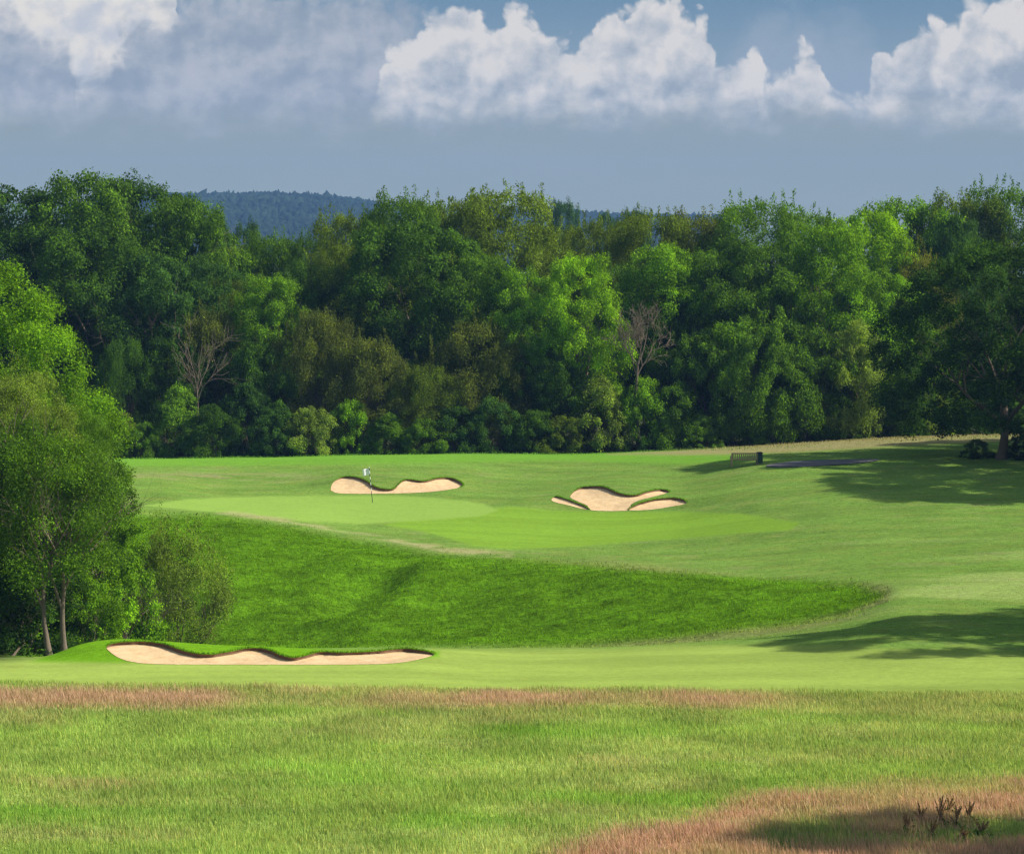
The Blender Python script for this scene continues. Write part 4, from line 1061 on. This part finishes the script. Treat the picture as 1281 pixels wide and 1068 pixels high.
def layer(profile, soft, bamp):
    fc = n.new('ShaderNodeFloatCurve'); cv = fc.mapping.curves[0]
    pts = sorted((((px - CX) / 100 + 8) / 16, (HY - py) / 100 / 5) for px, py in profile)
    while len(cv.points) < len(pts): cv.points.new(.5, .5)
    for p, (a, b_) in zip(cv.points, pts): p.location = (a, min(1, max(0, b_))); p.handle_type = 'AUTO_CLAMPED'
    fc.mapping.use_clip = False; fc.mapping.update()
    n.l.new(n.math('MULTIPLY_ADD', spw.outputs[0], 1 / 16, .5), fc.inputs['Value'])
    H = n.math('MULTIPLY', fc.outputs[0], 5)
    dep = n.math('SUBTRACT', H, spw.outputs[1]); dep = n.math('MULTIPLY_ADD', bil, bamp, dep)
    return n.sstep(0, soft, dep), dep
WH = [(-200, 60), (380, 190), (440, 150), (466, 108), (482, 66), (505, 38), (530, 16), (565, 6), (598, 12), (607, 26), (622, 18), (648, 0), (668, 8), (690, 46), (710, 46), (735, 26), (765, 4), (800, -4), (868, 0), (884, 18), (900, 60), (918, 68), (935, 58), (958, 82), (975, 86), (985, 64), (1005, 57), (1024, 68), (1036, 96), (1052, 112), (1070, 112), (1084, 98), (1090, 74), (1104, 56), (1132, 46), (1160, 26), (1190, 10), (1212, -8), (1228, 2), (1281, -12), (1450, 20)]
W0 = [(-200, 60), (-20, 0), (10, -60), (200, -60), (218, -20), (232, 60), (260, 200), (1450, 200)]
GR = [(-200, 20), (0, -10), (48, -2), (58, 22), (66, 10), (84, 14), (95, 36), (99, 74), (108, 84), (128, 66), (142, 56), (150, 34), (180, 10), (204, 0), (230, -20), (330, -40), (450, -40), (500, -30), (540, 10), (600, 80), (680, 190), (1450, 200)]
VE = [(-200, 200), (850, 120), (905, 40), (930, 5), (960, -15), (1040, -10), (1080, 10), (1105, 60), (1150, 120), (1450, 150)]
# relief shading of the billows
def relief(sc_, off):
    a = n.noise(Pw, sc_, 5, .6); b_ = n.noise(n.vmath('ADD', Pw, off), sc_, 5, .6); return n.math('SUBTRACT', a, b_)
r1 = relief(1.5, (-.16, .20, 0))
def puff(vec, sc_):
    v_ = n.new('ShaderNodeTexVoronoi', feature='F1', voronoi_dimensions='2D'); v_.inputs['Scale'].default_value = sc_
    try: v_.inputs['Detail'].default_value = 2.5; v_.inputs['Roughness'].default_value = .5
    except Exception: pass
    n.l.new(vec, v_.inputs['Vector']); return v_.outputs['Distance']
Pp = n.vmath('ADD', P, n.vmath('MULTIPLY', wv, (.5, .6, 0)))
pr = n.math('SUBTRACT', puff(n.vmath('ADD', Pp, (-.10, .14, 0)), 1.55), puff(Pp, 1.55))
r1 = n.math('MULTIPLY_ADD', pr, .28, n.math('MULTIPLY', r1, .55))
mott = n.noise(n.vmath('MULTIPLY', Pw, (1, 1.5, 1)), 1.1, 5, .55)
D = lambda r, g, b_: tuple(srgb(r, g, b_) / E2)
lowf = n.sstep(1.15, 2.9, EL)
blue = n.mix(n.sstep(1.6, 3.4, EL), D(146, 164, 176), D(106, 139, 165))
nish = n.vmath('MULTIPLY', sky.outputs[0], (.085, .085, .085))
hi = n.sstep(3.6, 9.0, EL)                       # above the clouds the physical sky takes over
mV, dV = layer(VE, .9, .3); cur = n.mix(mV, blue, D(150, 166, 182))
m0, d0 = layer(W0, .15, .35)
tW = n.math('MULTIPLY_ADD', r1, 2.6, .60); tW = n.math('ADD', tW, n.math('MULTIPLY', n.math('SUBTRACT', mott, .5), 1.1))
c0 = n.mix(n.sstep(.1, 1.0, tW), D(196, 200, 208), D(231, 226, 218)); cur = n.mix(m0, cur, c0)
mG, dG = layer(GR, .5, .45)
tG = n.math('MULTIPLY_ADD', r1, 2.0, n.math('MULTIPLY_ADD', mott, 1.6, -.30))
cG = n.mix(n.sstep(.0, 1.0, tG), D(147, 160, 174), D(184, 188, 196)); cur = n.mix(mG, cur, cG)
mW, dW = layer(WH, n.math('MULTIPLY_ADD', n.sstep(2.1, 1.5, EL), .35, .17), .36)
tw = n.math('ADD', tW, n.math('MULTIPLY', n.sstep(1.0, 0.0, dW), .22)); tw = n.math('SUBTRACT', tw, n.math('MULTIPLY', n.sstep(2.3, 1.3, EL), .30))
cW = n.ramp(n.math('MULTIPLY', tw, 1.0, clamp=True), [(.0, D(158, 169, 180)), (.40, D(186, 191, 197)), (.92, D(223, 219, 215))])
cur = n.mix(n.math('MULTIPLY', mW, n.sstep(1.05, 1.7, n.math('MULTIPLY_ADD', mott, .9, n.math('SUBTRACT', EL, .40)))), cur, cW)
hz = n.mix(n.sstep(.2, 1.7, EL), D(151, 161, 152), D(148, 160, 159))
band = n.sstep(.35, .75, n.noise(n.vmath('MULTIPLY', P, (.25, 1.6, 1)), 1.0, 4, .55))
hz = n.mix(n.math('MULTIPLY', band, .35), hz, D(160, 168, 168))
cur = n.mix(n.sstep(1.15, 1.85, n.math('ADD', EL, n.math('MULTIPLY', n.math('SUBTRACT', mott, .5), .9))), hz, cur)
# higher sky: broken cloud over the physical sky
cn = n.noise(n.vmath('MULTIPLY', nv_, (1, 1, 2.2)), 3.0, 6, .6)
high = n.mix(n.sstep(.48, .60, cn), nish, D(172, 176, 184))
cur = n.mix(hi, cur, high)
n.l.new(cur, bg.inputs[0]); bg.inputs[1].default_value = 1.0
n.l.new(bg.outputs[0], wo.inputs[0])
w.cycles.sampling_method = 'MANUAL'; w.cycles.sample_map_resolution = 512

sun = bpy.data.lights.new('sun', 'SUN'); sun.energy = 4.8; sun.angle = math.radians(.8); sun.color = (1.0, .94, .84)
so = bpy.data.objects.new('sun', sun); col.objects.link(so)
dirv = Vector((math.sin(math.radians(SUN_AZ)) * math.cos(math.radians(SUN_EL)), math.cos(math.radians(SUN_AZ)) * math.cos(math.radians(SUN_EL)), math.sin(math.radians(SUN_EL))))
so.rotation_euler = (-dirv).to_track_quat('-Z', 'Y').to_euler(); so.location = dirv * 300

# haze box
HAZE = True
if HAZE:
    m, n2, out = material('haze'); pv = n2.new('ShaderNodeVolumePrincipled')
    pv.inputs['Color'].default_value = (.25, .50, 1.0, 1); pv.inputs['Density'].default_value = .00014; pv.inputs['Anisotropy'].default_value = .0
    n2.l.new(pv.outputs[0], out.inputs['Volume'])
    bm = bmesh.new(); bmesh.ops.create_cube(bm, size=1)
    me = bpy.data.meshes.new('haze'); bm.to_mesh(me); bm.free(); me.materials.append(m)
    hzo = link('haze', me, None, (0, 1400, 46)); hzo.scale = (5200, 3300, 122 + 24)
    tag(hzo, 'thin blue summer haze over the far hill', 'haze', kind='stuff')
    print('ground z range', V[:, 2].min(), V[:, 2].max(), 'hill', HZ.max())

cam = bpy.data.cameras.new('camera'); co = bpy.data.objects.new('camera', cam); col.objects.link(co)
co.location = (0, 0, CAMZ); co.rotation_euler = (math.radians(90), 0, 0)
cam.sensor_width = 36; cam.lens = 36 * F / 1281; cam.shift_y = -(534 - HY) / 1281; cam.clip_start = .5; cam.clip_end = 20000
sc.camera = co
sc.view_settings.view_transform = 'Standard'; sc.view_settings.look = 'None'; sc.view_settings.exposure = EXPO; sc.view_settings.gamma = 1
cy = sc.cycles; cy.max_bounces = 5; cy.diffuse_bounces = 3; cy.glossy_bounces = 1; cy.transmission_bounces = 3; cy.volume_bounces = 0; cy.transparent_max_bounces = 4
cy.use_denoising = True; cy.denoising_prefilter = 'NONE'; cy.denoising_input_passes = 'RGB_ALBEDO_NORMAL'; cy.pixel_filter_type = 'BLACKMAN_HARRIS'; cy.filter_width = 1.4; cy.caustics_reflective = False; cy.caustics_refractive = False
sc.render.use_persistent_data = False
print('done', time.time() - T0)
